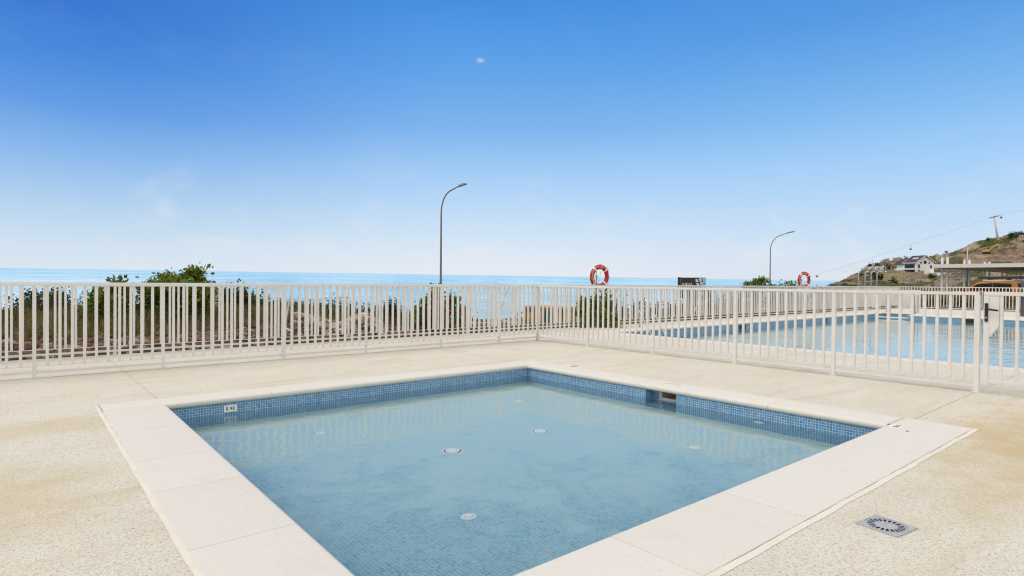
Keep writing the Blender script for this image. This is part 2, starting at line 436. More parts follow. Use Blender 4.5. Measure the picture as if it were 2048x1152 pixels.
# ------------------------------------------------------------------ ground, deck
KO = [(.75, 7.25), (6.53, 7.25), (6.57, 1.45), (.63, 1.45)]      # paddling pool, outer edge of the coping
KI = [(1.277, 6.875), (6.12, 6.86), (6.13, 2.01), (1.165, 1.99)]  # inner edge
BIG = [(12.0, 10.15), (29.5, 10.15), (29.3, 1.9), (12.0, 1.9)]
DX0, DX1, DY0, DY1 = -9., 38.45, -9., 11.93
import bmesh
def deck():
    bm = bmesh.new()
    def loop(pts, z=0):
        vs = [bm.verts.new((x, y, z)) for x, y in pts]
        return [bm.edges.new((vs[i], vs[(i+1) % len(vs)])) for i in range(len(vs))]
    e = loop([(DX0, DY0), (DX1, DY0), (DX1, DY1), (DX0, DY1)]) + loop(KO)
    big = [(11.55, 10.6), (31.4, 10.6), (31.4, 1.45), (11.55, 1.45)]
    e += loop(big)
    bmesh.ops.triangle_fill(bm, edges=e, use_beauty=True)
    for f in bm.faces:
        if f.normal.z < 0: f.normal_flip()
    n = len(bm.faces)
    # outer sides
    P = [(DX0, DY0), (DX1, DY0), (DX1, DY1), (DX0, DY1)]
    for i in range(4):
        a, b = P[i], P[(i+1) % 4]
        bm.faces.new([bm.verts.new(p) for p in ((*a, -.3), (*b, -.3), (*b, 0), (*a, 0))])
    me = bpy.data.meshes.new('pool_deck'); bm.to_mesh(me); bm.free()
    for m in ('deck', 'joint', 'joint2'): me.materials.append(MT[m])
    o = bpy.data.objects.new('pool_deck', me); COL.objects.link(o); return o
struct(deck())
def wobble_strip(p, q, wd, z, amp, n, seed):
    r = random.Random(seed); p = Vector((*p, z)); q = Vector((*q, z)); d = (q-p); nrm = Vector((-d.y, d.x, 0)).normalized()
    vs = []; fs = []
    for i in range(n+1):
        c = p+d*i/n
        a = wd/2*(1+amp*(r.random()-.5)); b = wd/2*(1+amp*(r.random()-.5)); off = nrm*wd*.3*amp*math.sin(i*.9+seed)
        vs += [c+nrm*a+off, c-nrm*b+off]
    for i in range(n): fs.append((2*i, 2*i+1, 2*i+3, 2*i+2))
    return vs, fs
m = MB()
for a, b in (((1.27, 7.31), (1.29, 9.66)), ((1.29, 9.72), (1.31, 11.93)), ((6.22, 7.31), (6.25, 9.66)), ((6.6, 1.91), (8.87, 1.94)), ((9.0, 1.94), (11.4, 1.95)), 
             ((11, 9.72), (11, 11.9)), ((16, 10.7), (16, 11.9)), ((21, 10.7), (21, 11.9)), ((26, 10.7), (26, 11.9)), ((32, 4), (38.4, 4))):
    m.add(*wobble_strip(a, b, .007, .0022, 1.0, 30, hash(a) % 97))
m.cur = 1
for a, b in (((-9, 9.69), (8.90, 9.69)), ((8.915, 9.68), (8.915, -6))):
    m.add(*wobble_strip(a, b, .014, .003, .9, 90, 5))
struct(m.build('deck_joint', [MT['joint'], MT['joint2']]))

# terrain: one big sheet, sunk under the deck; scrub bank on the sea side, then the drop to the sea
def smooth(a, b, x):
    t = min(1, max(0, (x-a)/(b-a))); return t*t*(3-2*t)
from mathutils import noise as mnoise
def terrain_h(x, y):
    inside = (DX0+.1 < x < DX1-.1) and (DY0+.1 < y < DY1-.1)
    if inside: return -2.4
    n = mnoise.noise(Vector((x*.45, y*.45, 0)))*.16 + mnoise.noise(Vector((x*1.9, y*1.9, 3)))*.06
    if y > DY1-.1:
        amp = .46*(1-smooth(4.5, 11, x))
        h = -.07 + amp*smooth(12.5, 15.2, y) + n*smooth(12.1, 13.6, y)
        if x > 9: h -= .45*smooth(9, 14, x)*smooth(13, 19, y)*(1-smooth(30, 38, x))
        h -= 1.1*smooth(17.2, 21, y)*(1-smooth(8, 12, x))
        return h - 17*smooth(22+3*mnoise.noise(Vector((x*.1, 0, 9))), 58, y)
    return -.16 + n*.35
xs = sorted(set([-160, -120, -80, -50, -35, -25, -18, -13] + [round(-11+i*.45, 2) for i in range(70)] + [20.5+i*1.2 for i in range(15)] + [38.3, 38.45, 38.7, 39.2, 40.5] + [42+i*3 for i in range(40)] + [180, 240, 320]))
ys = sorted(set([-160, -100, -60, -40, -25, -15, -9.1, -8.9, -4, 0, 4, 8, 11, 11.8, 11.93, 12.05] + [round(12.05+i*.4, 2) for i in range(1, 28)] + [23+i*1.5 for i in range(8)] + [36, 40, 45, 50, 56, 64, 76, 100]))
m = MB(); m.smooth = True
m.add([(x, y, terrain_h(x, y)) for y in ys for x in xs],
      [(j*len(xs)+i, j*len(xs)+i+1, (j+1)*len(xs)+i+1, (j+1)*len(xs)+i) for j in range(len(ys)-1) for i in range(len(xs)-1)])
struct(m.build('ground', MT['soil']))
# car park surface beyond the far fence
m = MB(); m.add([(38.9, -40, .0), (112, -40, .0), (112, 14, .0), (60, 14, .0), (42, 10.2, .0), (38.9, 10.2, .0)], [(0, 1, 2, 3, 4, 5)])
struct(m.build('car_park', MT['asphalt'])).location.z = -.03
# sea: large sheet whose horizon lies where the photo has it
r1 = Vector(RM @ _cr(50, 535.5)).normalized(); r2 = Vector(RM @ _cr(1450, 557.2)).normalized()
nn = r1.cross(r2)
if nn.z < 0: nn = -nn
def sea_z(x, y): return -15 - (nn.x*x+nn.y*y)/nn.z
m = MB(); rad = [40, 90, 160, 300, 600, 1200, 3000, 9000, 26000]; K = 72
vs = []
for r in rad:
    for k in range(K+1):
        a = R_(-75+k*(250/K)); x, y = r*math.cos(a), r*math.sin(a); vs.append((x, y, sea_z(x, y)))
m.add(vs, [(i*(K+1)+k, i*(K+1)+k+1, (i+1)*(K+1)+k+1, (i+1)*(K+1)+k) for i in range(len(rad)-1) for k in range(K)])
m.f = [f[::-1] for f in m.f]
struct(m.build('sea', MT['sea']))

# ------------------------------------------------------------------ paddling pool
pool = empty('paddling_pool', (3.7, 4.4, 0), label='shallow square paddling pool with blue mosaic tiles and a cream stone rim in the foreground', cat='swimming pool')
pool.location = (0, 0, 0)
def lerp(a, b, t): return tuple(a[i]+(b[i]-a[i])*t for i in range(len(a)))
CT = .008
def coping_slab(o0, o1, i0, i1, ct=CT, th=.055, gap=.0020, rnd=.032):
    """one slab from outer edge o0-o1 to inner edge i0-i1, bull-nosed on the inner side"""
    prof = [(0, -.06), (0, ct-.003), (.004, ct)]
    mb = MB(); rows = []
    for o, i, sg in ((o0, i0, 1), (o1, i1, -1)):
        o = Vector((*o, 0)); i = Vector((*i, 0)); d = (i-o); Lh = d.length; d.normalize()
        sdir = Vector((*lerp(o1, o0, .5), 0)) ; along = (Vector((*o1, 0))-Vector((*o0, 0))).normalized()*sg*gap
        pts = [o+Vector((0, 0, -.05)), o+Vector((0, 0, ct-.002)), o+d*.003+Vector((0, 0, ct))]
        for k in range(9):
            a = math.pi/2-k*math.pi/8
            pts.append(i-d*rnd+Vector((0, 0, ct-rnd))+d*math.cos(a)*rnd+Vector((0, 0, math.sin(a)*rnd)))
        pts.append(i-d*.12+Vector((0, 0, ct-2*rnd)))
        rows.append([p+along for p in pts])
    n = len(rows[0])
    mb.smooth = True
    mb.add(rows[0]+rows[1], [(k, k+1, n+k+1, n+k) for k in range(n-1)])
    mb.smooth = False
    mb.add(rows[0], [tuple(range(n))[::-1]]); mb.add(rows[1], [tuple(range(n))])
    return mb
def on(a, b, key, val):  # point on segment a-b where coordinate key = val
    t = (val-a[key])/(b[key]-a[key]); return lerp(a, b, t)
def coping_ring(KO, KI, xj, yj, parent, backx=None):
    A, B, C, D = KO; a, b, c, d = KI
    slabs = []
    # back and front strips run the full width, side strips sit between them
    Bx = [A[0]]+list(xj)+[B[0]]
    for i in range(len(Bx)-1):
        slabs.append(((Bx[i], A[1]), (Bx[i+1], A[1]), (Bx[i], a[1]), (Bx[i+1], a[1])))
    for i in range(len(Bx)-1):
        x0, x1 = (D[0] if i == 0 else Bx[i]), (C[0] if i == len(Bx)-2 else Bx[i+1])
        slabs.append(((x0, D[1]), (x1, D[1]), (x0, d[1]), (x1, d[1])))
    Yj = [a[1]]+list(yj)+[d[1]]
    for i in range(len(Yj)-1):
        y0, y1 = Yj[i], Yj[i+1]
        for (o1, o2, i1, i2) in ((A, D, a, d), (B, C, b, c)):
            slabs.append((on(o1, o2, 1, y0), on(o1, o2, 1, y1), on(i1, i2, 1, y0), on(i1, i2, 1, y1)))
    for s in slabs:
        o = coping_slab(*s).build('coping_slab', MT['cope'], parent)
        bmf(o)
def bmf(o):
    bm = bmesh.new(); bm.from_mesh(o.data); bmesh.ops.remove_doubles(bm, verts=bm.verts, dist=1e-5)
    bmesh.ops.recalc_face_normals(bm, faces=bm.faces); bm.to_mesh(o.data); bm.free()
    o.data.set_sharp_from_angle(angle=R_(28))
coping_ring(KO, KI, [2.32, 3.34, 4.36, 5.25], [5.84, 4.83, 4.07, 3.1], pool)
# fill of the grout between slabs
m = MB()
for (a, b, c, d) in ((KO[0], KO[1], KI[1], KI[0]), (KO[1], KO[2], KI[2], KI[1]), (KO[2], KO[3], KI[3], KI[2]), (KO[3], KO[0], KI[0], KI[3])):
    cc = [(*a, 0), (*b, 0), (*lerp(c, b, .12), 0), (*lerp(d, a, .12), 0)]
    m.add([(x, y, .0055) for x, y, _ in cc], [(0, 1, 2, 3)])
m.build('grout_bed', MT['joint'], pool)
# ragged band of mortar along the outside of the rim
m = MB()
for s, (p, q, wd) in enumerate((((.618, 1.2), (.728, 7.27), .034), ((.5, 1.427), (6.62, 1.427), .040), ((6.575, 1.4), (6.545, 7.27), .02), ((.72, 7.262), (6.55, 7.262), .016))):
    m.add(*wobble_strip(p, q, wd, .0018+.0004*s, .25, 60, s+3))
m.build('mortar_band', MT['mortar'], pool)
# tile lining
WB = .03  # wall set back under the nosing
NICHE = (4.235, 4.68, .16)
KW = [(KI[0][0]-WB, KI[0][1]+WB), (KI[1][0]+WB, KI[1][1]+WB), (KI[2][0]+WB, KI[2][1]-WB), (KI[3][0]-WB, KI[3][1]-WB)]
ZW, ZF, ZT = -.178, -.578, -.046
NY0, NY1, ND = NICHE   # skimmer niche in the wall by the big pool
m = MB()
def wallq(m, p, q, z0, z1): m.add([(*p, z0), (*q, z0), (*q, z1), (*p, z1)], [(0, 1, 2, 3)])
wallq(m, KW[0], KW[1], ZF, ZT); wallq(m, KW[2], KW[3], ZF, ZT); wallq(m, KW[3], KW[0], ZF, ZT)
x0 = KW[1][0]
wallq(m, KW[1], (x0, NY1), ZF, ZT); wallq(m, (x0, NY0), KW[2], ZF, ZT)
wallq(m, (x0, NY1), (x0+ND, NY1), ZF+.15, ZT); wallq(m, (x0+ND, NY0), (x0, NY0), ZF+.15, ZT)
wallq(m, (x0, NY1), (x0, NY0), ZF, ZF+.15)
m.add([(x0, NY1, ZF+.15), (x0, NY0, ZF+.15), (x0+ND, NY0, ZF+.15), (x0+ND, NY1, ZF+.15)], [(0, 1, 2, 3)])
wallq(m, (x0+ND, NY1), (x0+ND, NY0+.33), ZF+.15, ZT)
wallq(m, (x0+ND, NY0+.33), (x0+ND, NY0+.02), ZF+.15, ZW-.03)
m.build('tiled_wall', MT['tile_w'], pool, uv=metre_uv)
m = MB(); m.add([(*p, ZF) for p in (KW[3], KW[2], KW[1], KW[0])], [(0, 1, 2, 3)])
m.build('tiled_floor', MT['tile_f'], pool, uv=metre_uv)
# skimmer mouth: a plastic box behind the wall
m = MB(); sx = x0+ND
for b in ((sx-.012, sx+.25, NY0+.31, NY0+.35, ZW-.05, ZT), (sx-.012, sx+.25, NY0+.0, NY0+.03, ZW-.05, ZT), (sx-.012, sx+.25, NY0+.03, NY0+.31, ZW-.055, ZW+.022), (sx+.24, sx+.26, NY0, NY0+.44, ZW-.05, ZT)):
    m.box(*b)
m.build('skimmer', MT['beige'], pool)
# the lid of the void above the skimmer
m = MB(); m.box(x0, sx+.27, NY0-.02, NY1+.02, ZT+.0005, ZT+.004); m.build('skimmer_ceiling', MT['hole'], pool)
def main_drain(x, y, r, parent):
    d = bpy.data.objects.new('main_drain', None)
    m = MB(); m.lathe((x, y, ZF), [(r, .001), (r, .012), (r*.92, .018), (r*.78, .018), (r*.76, .010), (r*.70, .010)], 40)
    o = m.build('main_drain', MT['white'], parent)
    m = MB(); m.lathe((x, y, ZF), [(r*.66, .011), (r*.66, .026), (r*.58, .032), (0.001, .034)], 40); m.build('drain_cap', MT['white'], o)
    m = MB()
    for k in range(36):
        a = k*2*math.pi/36; c, s = math.cos(a), math.sin(a)
        m.beam((x+c*r*.67, y+s*r*.67, ZF+.0145), (x+c*r*.77, y+s*r*.77, ZF+.0145), .004, .012)
    m.build('drain_slots', MT['grey'], o)
main_drain(3.18, 4.59, .105, pool); main_drain(4.28, 4.59, .105, pool)
for x, y in ((2.43, 3.31), (5.04, 3.25), (5.08, 5.86), (2.47, 5.92)):
    m = MB(); m.lathe((x, y, ZF), [(.056, .001), (.056, .008), (.046, .013), (.036, .013), (.034, .008), (.031, .008), (.030, .022), (.02, .026), (.001, .027)], 28)
    m.build('floor_inlet', MT['white'], pool)
# return jet set in the wall
m = MB()
prof = [(.02, 0), (.055, 0), (.055, .012), (.03, .014), (.022, .004), (.001, .004)]
m.lathe((0, 0, 0), prof, 24); 
m.build('return_jet', MT['white'], pool, M=Matrix.Translation((KW[1][0], 3.2, ZW-.09)) @ Matrix.Rotation(R_(-90), 4, 'Y'))
# 7-segment digit helper for the stencilled depth figures
def digits(txt, h, t=.16):
    segs = {'0': 'abcdef', '4': 'bcfg', '.': 'p'}
    wd = h*.55; lw = h*t; mb = []; x = 0
    for ch in txt:
        for s in segs[ch]:
            if s == 'a': mb.append((x, x+wd, h-lw, h))
            if s == 'd': mb.append((x, x+wd, 0, lw))
            if s == 'g': mb.append((x, x+wd, h/2-lw/2, h/2+lw/2))
            if s == 'f': mb.append((x, x+lw, h/2, h))
            if s == 'e': mb.append((x, x+lw, 0, h/2))
            if s == 'b': mb.append((x+wd-lw, x+wd, h/2, h))
            if s == 'c': mb.append((x+wd-lw, x+wd, 0, h/2))
            if s == 'p': mb.append((x, x+lw, 0, lw))
        x += (wd+lw*1.1) if ch != '.' else lw*2.1
    return mb, x
def depth_marker(Mx, parent):
    m = MB(); m.box(-.078, .078, -.042, .042, 0, .003, .001)
    o = m.build('depth_marker', MT['white'], parent, M=Mx)
    q, wt = digits('0.40', .044, .19); m = MB(); sx = .112/wt
    for i, (a, b, c, d) in enumerate(q):
        z = .0035+.0003*(i % 4); m.add([(a*sx-.054, c-.023, z), (b*sx-.054, c-.023, z), (b*sx-.054, d-.023, z), (a*sx-.054, d-.023, z)], [(0, 1, 2, 3)])
    m.build('depth_figures', MT['black'], o, M=Mx)
yb = KW[0][1]
depth_marker(Matrix.Translation((1.89, yb-.0015, -.118)) @ Matrix.Rotation(R_(90), 4, 'X') @ Matrix.Scale(.82, 4), pool)
depth_marker(Matrix.Translation((6.11, 1.895, CT+.0005)) @ Matrix.Rotation(R_(180), 4, 'Z'), pool)
# water
m = MB(); N = 60
e = .0
P = [(KW[3][0], KW[3][1]), (KW[2][0], KW[2][1]), (KW[1][0], KW[1][1]), (KW[0][0], KW[0][1])]
m.add([(*p, ZW) for p in P], [(0, 1, 2, 3)])
m.add([(x0, NY0, ZW), (x0+ND, NY0, ZW), (x0+ND, NY1, ZW), (x0, NY1, ZW)], [(0, 1, 2, 3)])
struct(m.build('pool_water', MT['water']))

def lid(x, y, r, label):
    o = empty('access_lid', (x, y, 0), label=label, cat='lid', group='round covers beside the paddling pool')
    m = MB(); m.lathe((0, 0, CT), [(r, .0), (r, .005), (r*.96, .008), (r*.84, .008), (r*.83, .005), (r*.81, .005), (r*.80, .009), (.001, .010)], 40); m.build('lid_cover', MT['cream'], o)
    m = MB(); m.lathe((r*.2, 0, CT), [(.014, .010), (.013, .013), (.001, .013)], 14); m.build('finger_hole', MT['beige'], o)
lid(6.33, 4.43, .125, 'cream round lid above the skimmer opening')
lid(6.62, 6.45, .105, 'smaller cream round lid near the back corner of the paddling pool')

# floor drain in the deck, front right
fd = empty('floor_drain', (3.56, 1.148, .002), R_(-8), label='square grey metal floor drain with a ring of slots', cat='drain')
m = MB(); s = .105; n = 40
# square plate with round opening
outer = []; inner = []
for k in range(n):
    a = k*2*math.pi/n+math.pi/4; c, sn = math.cos(a), math.sin(a); q = s/max(abs(c), abs(sn)); outer.append((c*q, sn*q)); inner.append((c*.098, sn*.098))
m.add([(x, y, .006) for x, y in outer]+[(x, y, .006) for x, y in inner]+[(x, y, -.01) for x, y in outer]+[(x, y, .001) for x, y in inner],
      [(k, (k+1) % n, n+(k+1) % n, n+k) for k in range(n)]+[(k, 2*n+k, 2*n+(k+1) % n, (k+1) % n) for k in range(n)]+[(n+k, n+(k+1) % n, 3*n+(k+1) % n, 3*n+k) for k in range(n)])
m.build('frame_plate', MT['drainm'], fd)
m = MB(); K = 20
def ringseg(m, r0, r1, a0, a1, z, n=4):
    vs = []; 
    for i in range(n+1):
        a = a0+(a1-a0)*i/n; vs += [(r0*math.cos(a), r0*math.sin(a), z), (r1*math.cos(a), r1*math.sin(a), z)]
    m.add(vs, [(2*i, 2*i+1, 2*i+3, 2*i+2) for i in range(n)])
ringseg(m, .086, .096, 0, 2*math.pi, .0045, 60); 
m.lathe((0, 0, 0), [(.054, .0045), (.050, .006), (.001, .006)], 40)
for k in range(K):
    a = k*2*math.pi/K; ringseg(m, .053, .087, a, a+2*math.pi/K*.42, .0045)
m.build('slotted_grate', MT['drainm'], fd)
m = MB(); m.lathe((0, 0, 0), [(.097, -.0012), (.001, -.0012)], 30); m.build('drain_well', MT['hole'], fd)

# ------------------------------------------------------------------ fences
def dpost(o, M0, x, wd, top=1.157, name='post'):
    m = MB(); m.box(x-wd/2, x+wd/2, -wd/2, wd/2, 0, top, .003)
    return m.build(name, MT['paint'], o)
def fence(name_loc, rz, length, posts, pitch, label, single=True, braces=(), group=None, endpost=True):
    """local x runs along the fence, y=0 its centre line. posts: [(x, width)]"""
    o = empty('railing_fence', name_loc, rz, label=label, cat='fence', group=group)
    x0, x1 = posts[0][0], posts[-1][0]
    m = MB(); m.box(x0-.02, x1+.02, -.022, .022, 1.157, 1.195, .003); m.build('top_rail', MT['paint'], o)
    m = MB(); m.box(x0, x1, -.0185, .0185, .143, .151); m.build('bar_shoe_rail', MT['paint'], o)
    m = MB(); m.box(x0, x1, -.0125, .0125, .054, .086, .002); m.build('lower_rail', MT['paint'], o)
    for x, wd in posts:
        p = dpost(o, None, x, wd)
        m = MB(); m.box(x-.05, x+.05, -.05, .05, .001, .006); m.build('base_plate', MT['paint'], p)
        if x in braces or (braces == 'all'):
            m = MB(); m.beam((x, .02, 1.12), (x, .42, .30), .025, .03); m.beam((x, .02, .26), (x, .44, .30), .025, .03)
            m.build('back_brace', MT['paint'], p)
    for (a, wa), (b, wb) in zip(posts[:-1], posts[1:]):
        n = max(1, round((b-a)/pitch)); m = MB()
        for k in range(1, n):
            c = a+(b-a)*k/n
            if single:
                mm = MB(); mm.box(c-.0155, c+.0155, -.0155, .0155, .1515, 1.1565, .0018); mm.build('bar', MT['paint'], o)
            else: m.box(c-.0155, c+.0155, -.0155, .0155, .1515, 1.1565)
        if not single: m.build('bar_panel', MT['paint'], o)
    return o
th, tk = .038, .056
f1 = [(-2.6, th), (-1.15, tk), (.33, th), (1.76, th), (3.45, tk), (4.88, th), (6.44, th), (7.87, tk), (8.93, th)]
fence((0, 9.71, 0), 0, 0, f1, .131, 'white railing parallel to the sea along the back of the paddling pool terrace')
f2y = [9.71-.02, 8.22, 6.64, 5.06, 3.57, 1.94]
fence((8.93, 9.69, 0), R_(-90), 0, [(0.03, .03)]+[(9.69-y, wd) for y, wd in zip(f2y[1:], (.046, th, tk, .048, .056))], .135, 'white railing between the two pools, running from the terrace corner to the gate')
P2 = [-9.0, -7.5, -6.0, -4.5, -3, -1.5, 0.0, 1.45, 2.92, 4.38, 5.82, 7.24, 8.6, 9.9, 11.4, 12.8, 14.2, 15.7, 17.2, 18.9, 20.4, 21.9, 23.4, 24.9, 26.4, 27.9, 29.4, 30.9, 32.4, 33.9, 35.4, 36.9, 38.2]
fence((0, 11.86, 0), 0, 0, [(x, th) for x in P2], .131, 'long white railing with back braces on the seaward edge behind both pools', single=False, braces=(4.38, 9.9, 14.2, 18.9, 23.4, 27.9, 32.4, -1.5, -6.0))
fence((38.2, 11.83, 0), R_(-90), 0, [(.03+i*1.5, th) for i in range(12)], .134, 'white railing across the far end of the big pool in front of the parked pickup', single=False)
# gate
gt = empty('pool_gate', (8.93, 1.88, 0), R_(-90), label='white barred gate with a black lever handle', cat='gate')
m = MB()
m.box(0, .055, -.02, .02, .10, 1.155, .003); m.box(1.0, 1.055, -.02, .02, .10, 1.155, .003)
m.box(.055, 1.0, -.02, .02, .125, .165, .002); m.box(0, 1.055, -.022, .022, 1.155, 1.197, .003)
m.build('gate_frame', MT['paint'], gt)
for k in range(1, 7):
    c = .027+(1.0)*k/7; m = MB(); m.box(c-.0155, c+.0155, -.0155, .0155, .165, 1.155, .0018); m.build('bar', MT['paint'], gt)
m = MB()
m.hexa([(.055, -.012, .66), (.056, -.012, .66), (.056, .012, .66), (.055, .012, .66)]*1 + [(.055, -.012, .80), (.15, -.012, .80), (.15, .012, .80), (.055, .012, .80)])
m.box(.055, .15, -.012, .012, .80, 1.155)
m.build('lock_plate', MT['paint'], gt)
m = MB(); m.box(.014, .046, -.034, -.021, .845, 1.065, .004); hb = m.build('lever_handle', MT['black'], gt)
m = MB(); m.tube([(.03, -.034, .995), (.03, -.07, .995)], .011, 12); m.tube([(.03, -.065, .995), (.06, -.068, .995), (.15, -.066, .982)], [.011, .012, .010], 12); m.build('lever', MT['black'], hb)
m = MB(); m.tube([(.03, -.0345, .895), (.03, -.042, .895)], .009, 14); m.build('lock_cylinder', MT['chrome'], hb)
m = MB(); m.box(1.08, 1.14, -.03, .03, 0, 1.197, .003); 
gp = m.build('gate_post', MT['paint'], gt)
bxm = MB(); bxm.box(-.06, .06, -.10, .10, 0, .23, .008)
bo = bxm.build('letter_box', MT['grey']); bo.location = (9.02, 1.45, .92); tag(bo, 'dark grey metal box fixed to the back of the gate bars', 'box')

# ------------------------------------------------------------------ big pool
bp = empty('swimming_pool', (0, 0, 0), label='large rectangular swimming pool full of pale blue water behind the railing', cat='swimming pool')
A, B, C, D = BIG
BW, BZ, BF = .03, -.20, -1.35
outer = [(11.55, 10.6), (29.9, 10.6), (29.75, 1.45), (11.55, 1.45)]
RX = 30.95  # recess for the steps at the far corner
def strip(o0, o1, i0, i1): 
    o = coping_slab(o0, o1, i0, i1).build('coping_slab', MT['cope'], bp); bmf(o)
n = 9
for k in range(n):  # near long side (x=12) is the short side here
    y0 = 10.15+(1.9-10.15)*k/n; y1 = 10.15+(1.9-10.15)*(k+1)/n
    strip((11.55, y0), (11.55, y1), (12.0, y0), (12.0, y1))
xsn = [11.55]+[12.6+i*1.53 for i in range(12)]+[31.4]
for a, b in zip(xsn[:-1], xsn[1:]):
    strip((a, 10.6), (b, 10.6), (a, 10.15), (b, 10.15)) if a >= 12 else strip((a, 10.6), (b, 10.6), (a, 10.15), (b, 10.15))
    strip((a, 1.45), (b, 1.45), (a, 1.9), (b, 1.9))
for y0, y1 in ((1.9, 3.6), (3.6, 5.3), (5.3, 7.0), (7.0, 8.75)):
    strip((31.4, y0), (31.4, y1), (29.4, y0), (29.4, y1))
strip((31.4, 8.75), (31.4, 10.15), (RX, 8.75), (RX, 10.15))
m = MB()
Wp = [(11.97, 10.18), (RX+.03, 10.18), (RX+.03, 8.72), (29.43, 8.72), (29.43, 1.87), (11.97, 1.87)]
for i in range(6): wallq(m, Wp[i], Wp[(i+1) % 6], BF, ZT)
m.build('tiled_wall', MT['tile_w'], bp, uv=metre_uv)
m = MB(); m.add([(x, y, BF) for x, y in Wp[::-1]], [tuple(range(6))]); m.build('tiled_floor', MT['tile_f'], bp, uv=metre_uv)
m = MB(); m.add([(x, y, BZ) for x, y in Wp[::-1]], [tuple(range(6))]); struct(m.build('pool_water', MT['water2']))
m = MB(); m.tube([(29.48, 10.1, -.13), (29.5, 9.4, -.15), (29.48, 8.76, -.13)], .028, 8); tag(m.build('float_line', MT['white']), 'white float line closing off the steps of the swimming pool', 'float line')
# skimmer mouths and light niches on the long sides
for x in (18.4, 24.6):
    m = MB(); m.box(x-.2, x+.2, 10.165, 10.178, -.22, -.06); m.build('skimmer', MT['black'], bp)
for y in (6.6, 3.1):
    m = MB(); m.box(29.405, 29.42, y-.2, y+.2, -.22, -.06); m.build('skimmer', MT['black'], bp)
# ladder with two unequal stainless rails
ld = empty('pool_ladder', (0, 0, 0), label='stainless pool ladder with two arched rails by the near end of the swimming pool', cat='pool ladder')
def arch(x, yt, top, y_in, foot):
    pts = [(x, yt, 0), (x, yt, top-.16), (x, yt-.02, top-.06), (x, yt-.10, top), (x, yt-.22, top-.01), (x, yt-.32, top-.10), (x+.0, y_in+.14, .05), (x, y_in, -.16), (x, y_in-.04, -.9)]
    return MB().tube(pts, .021, 12)
arch(13.35, 10.95, .94, 9.98, 0).build('handrail', MT['steel'], ld)
arch(13.95, 10.85, .78, 9.98, 0).build('handrail', MT['steel'], ld)
for z in (-.35, -.65):
    MB().box(13.36, 13.94, 9.90, 9.98, z, z+.03).build('tread', MT['steel'], ld)
# stair rails of the far steps
for (xa, ya, nm) in ((30.4, 10.02, 'sloping steel handrail beside the far pool steps, next to the showers'), (30.1, 8.95, 'sloping steel handrail on the gate side of the far pool steps')):
    o = MB().tube([(xa-1.0, ya, -.7), (xa-1.0, ya, .05), (xa-.9, ya, .18), (xa+.35, ya-.02, .88), (xa+.5, ya-.02, .93), (xa+.62, ya-.02, .80), (xa+.72, ya-.02, 0)], .024, 10).build('stair_rail', MT['steel'])
    tag(o, nm, 'handrail', 'handrails at the far pool steps')
# slim posts beside the steps
for (u, v, vt, lab) in ((1773.5, 624.5, 586, 'slim beige post standing left of the far pool steps'), (1835.5, 626, 590, 'slim beige post standing right of the far pool steps')):
    d = F*HC/(v-(554+.00895*u)); p = at(u, v, d); h = at(u, vt, d).z
    o = empty('shower_post', (p.x, p.y, 0), label=lab, cat='post', group='posts beside the pool steps')
    MB().box(-.035, .035, -.035, .035, .012, h, .004).build('post_body', MT['concrete'], o)
    MB().box(-.08, .08, -.08, .08, .001, .012).build('base_plate', MT['steel'], o)
# showers
for i, (u, lab) in enumerate(((1717, 'stainless outdoor shower standing first in the row, nearest the sea'), (1730, 'second stainless outdoor shower from the seaward side'), (1742, 'third stainless outdoor shower from the seaward side'), (1753.5, 'stainless outdoor shower with its hooked head clear of the others, last in the row'))):
    d = 33.4-.35*i*0; p = at(u, 560, d)
    o = empty('outdoor_shower', (p.x, p.y, 0), label=lab, cat='shower', group='outdoor showers by the swimming pool')
    hd = Vector(RM[:, 0]); hd.z = 0; hd.normalize()
    def q(s, z): return (hd.x*s, hd.y*s, z)
    MB().tube([q(0, 0), q(0, 1.84), q(.03, 1.93), q(.10, 2.0)], .034, 10).build('column', MT['galv'], o)
    MB().tube([q(.10, 2.0), q(.30, 2.24), q(.37, 2.29), q(.45, 2.27), q(.48, 2.2), q(.485, 2.05)], .022, 10).build('arm', MT['steel'], o)
    MB().lathe(q(.485, 1.98), [(.045, 0), (.045, .02), (.02, .07), (.001, .08)], 14).build('shower_head', MT['steel'], o)
    MB().box(-.05, .05, -.03, .03, 1.0, 1.12, .004).build('push_valve', MT['steel'], o)

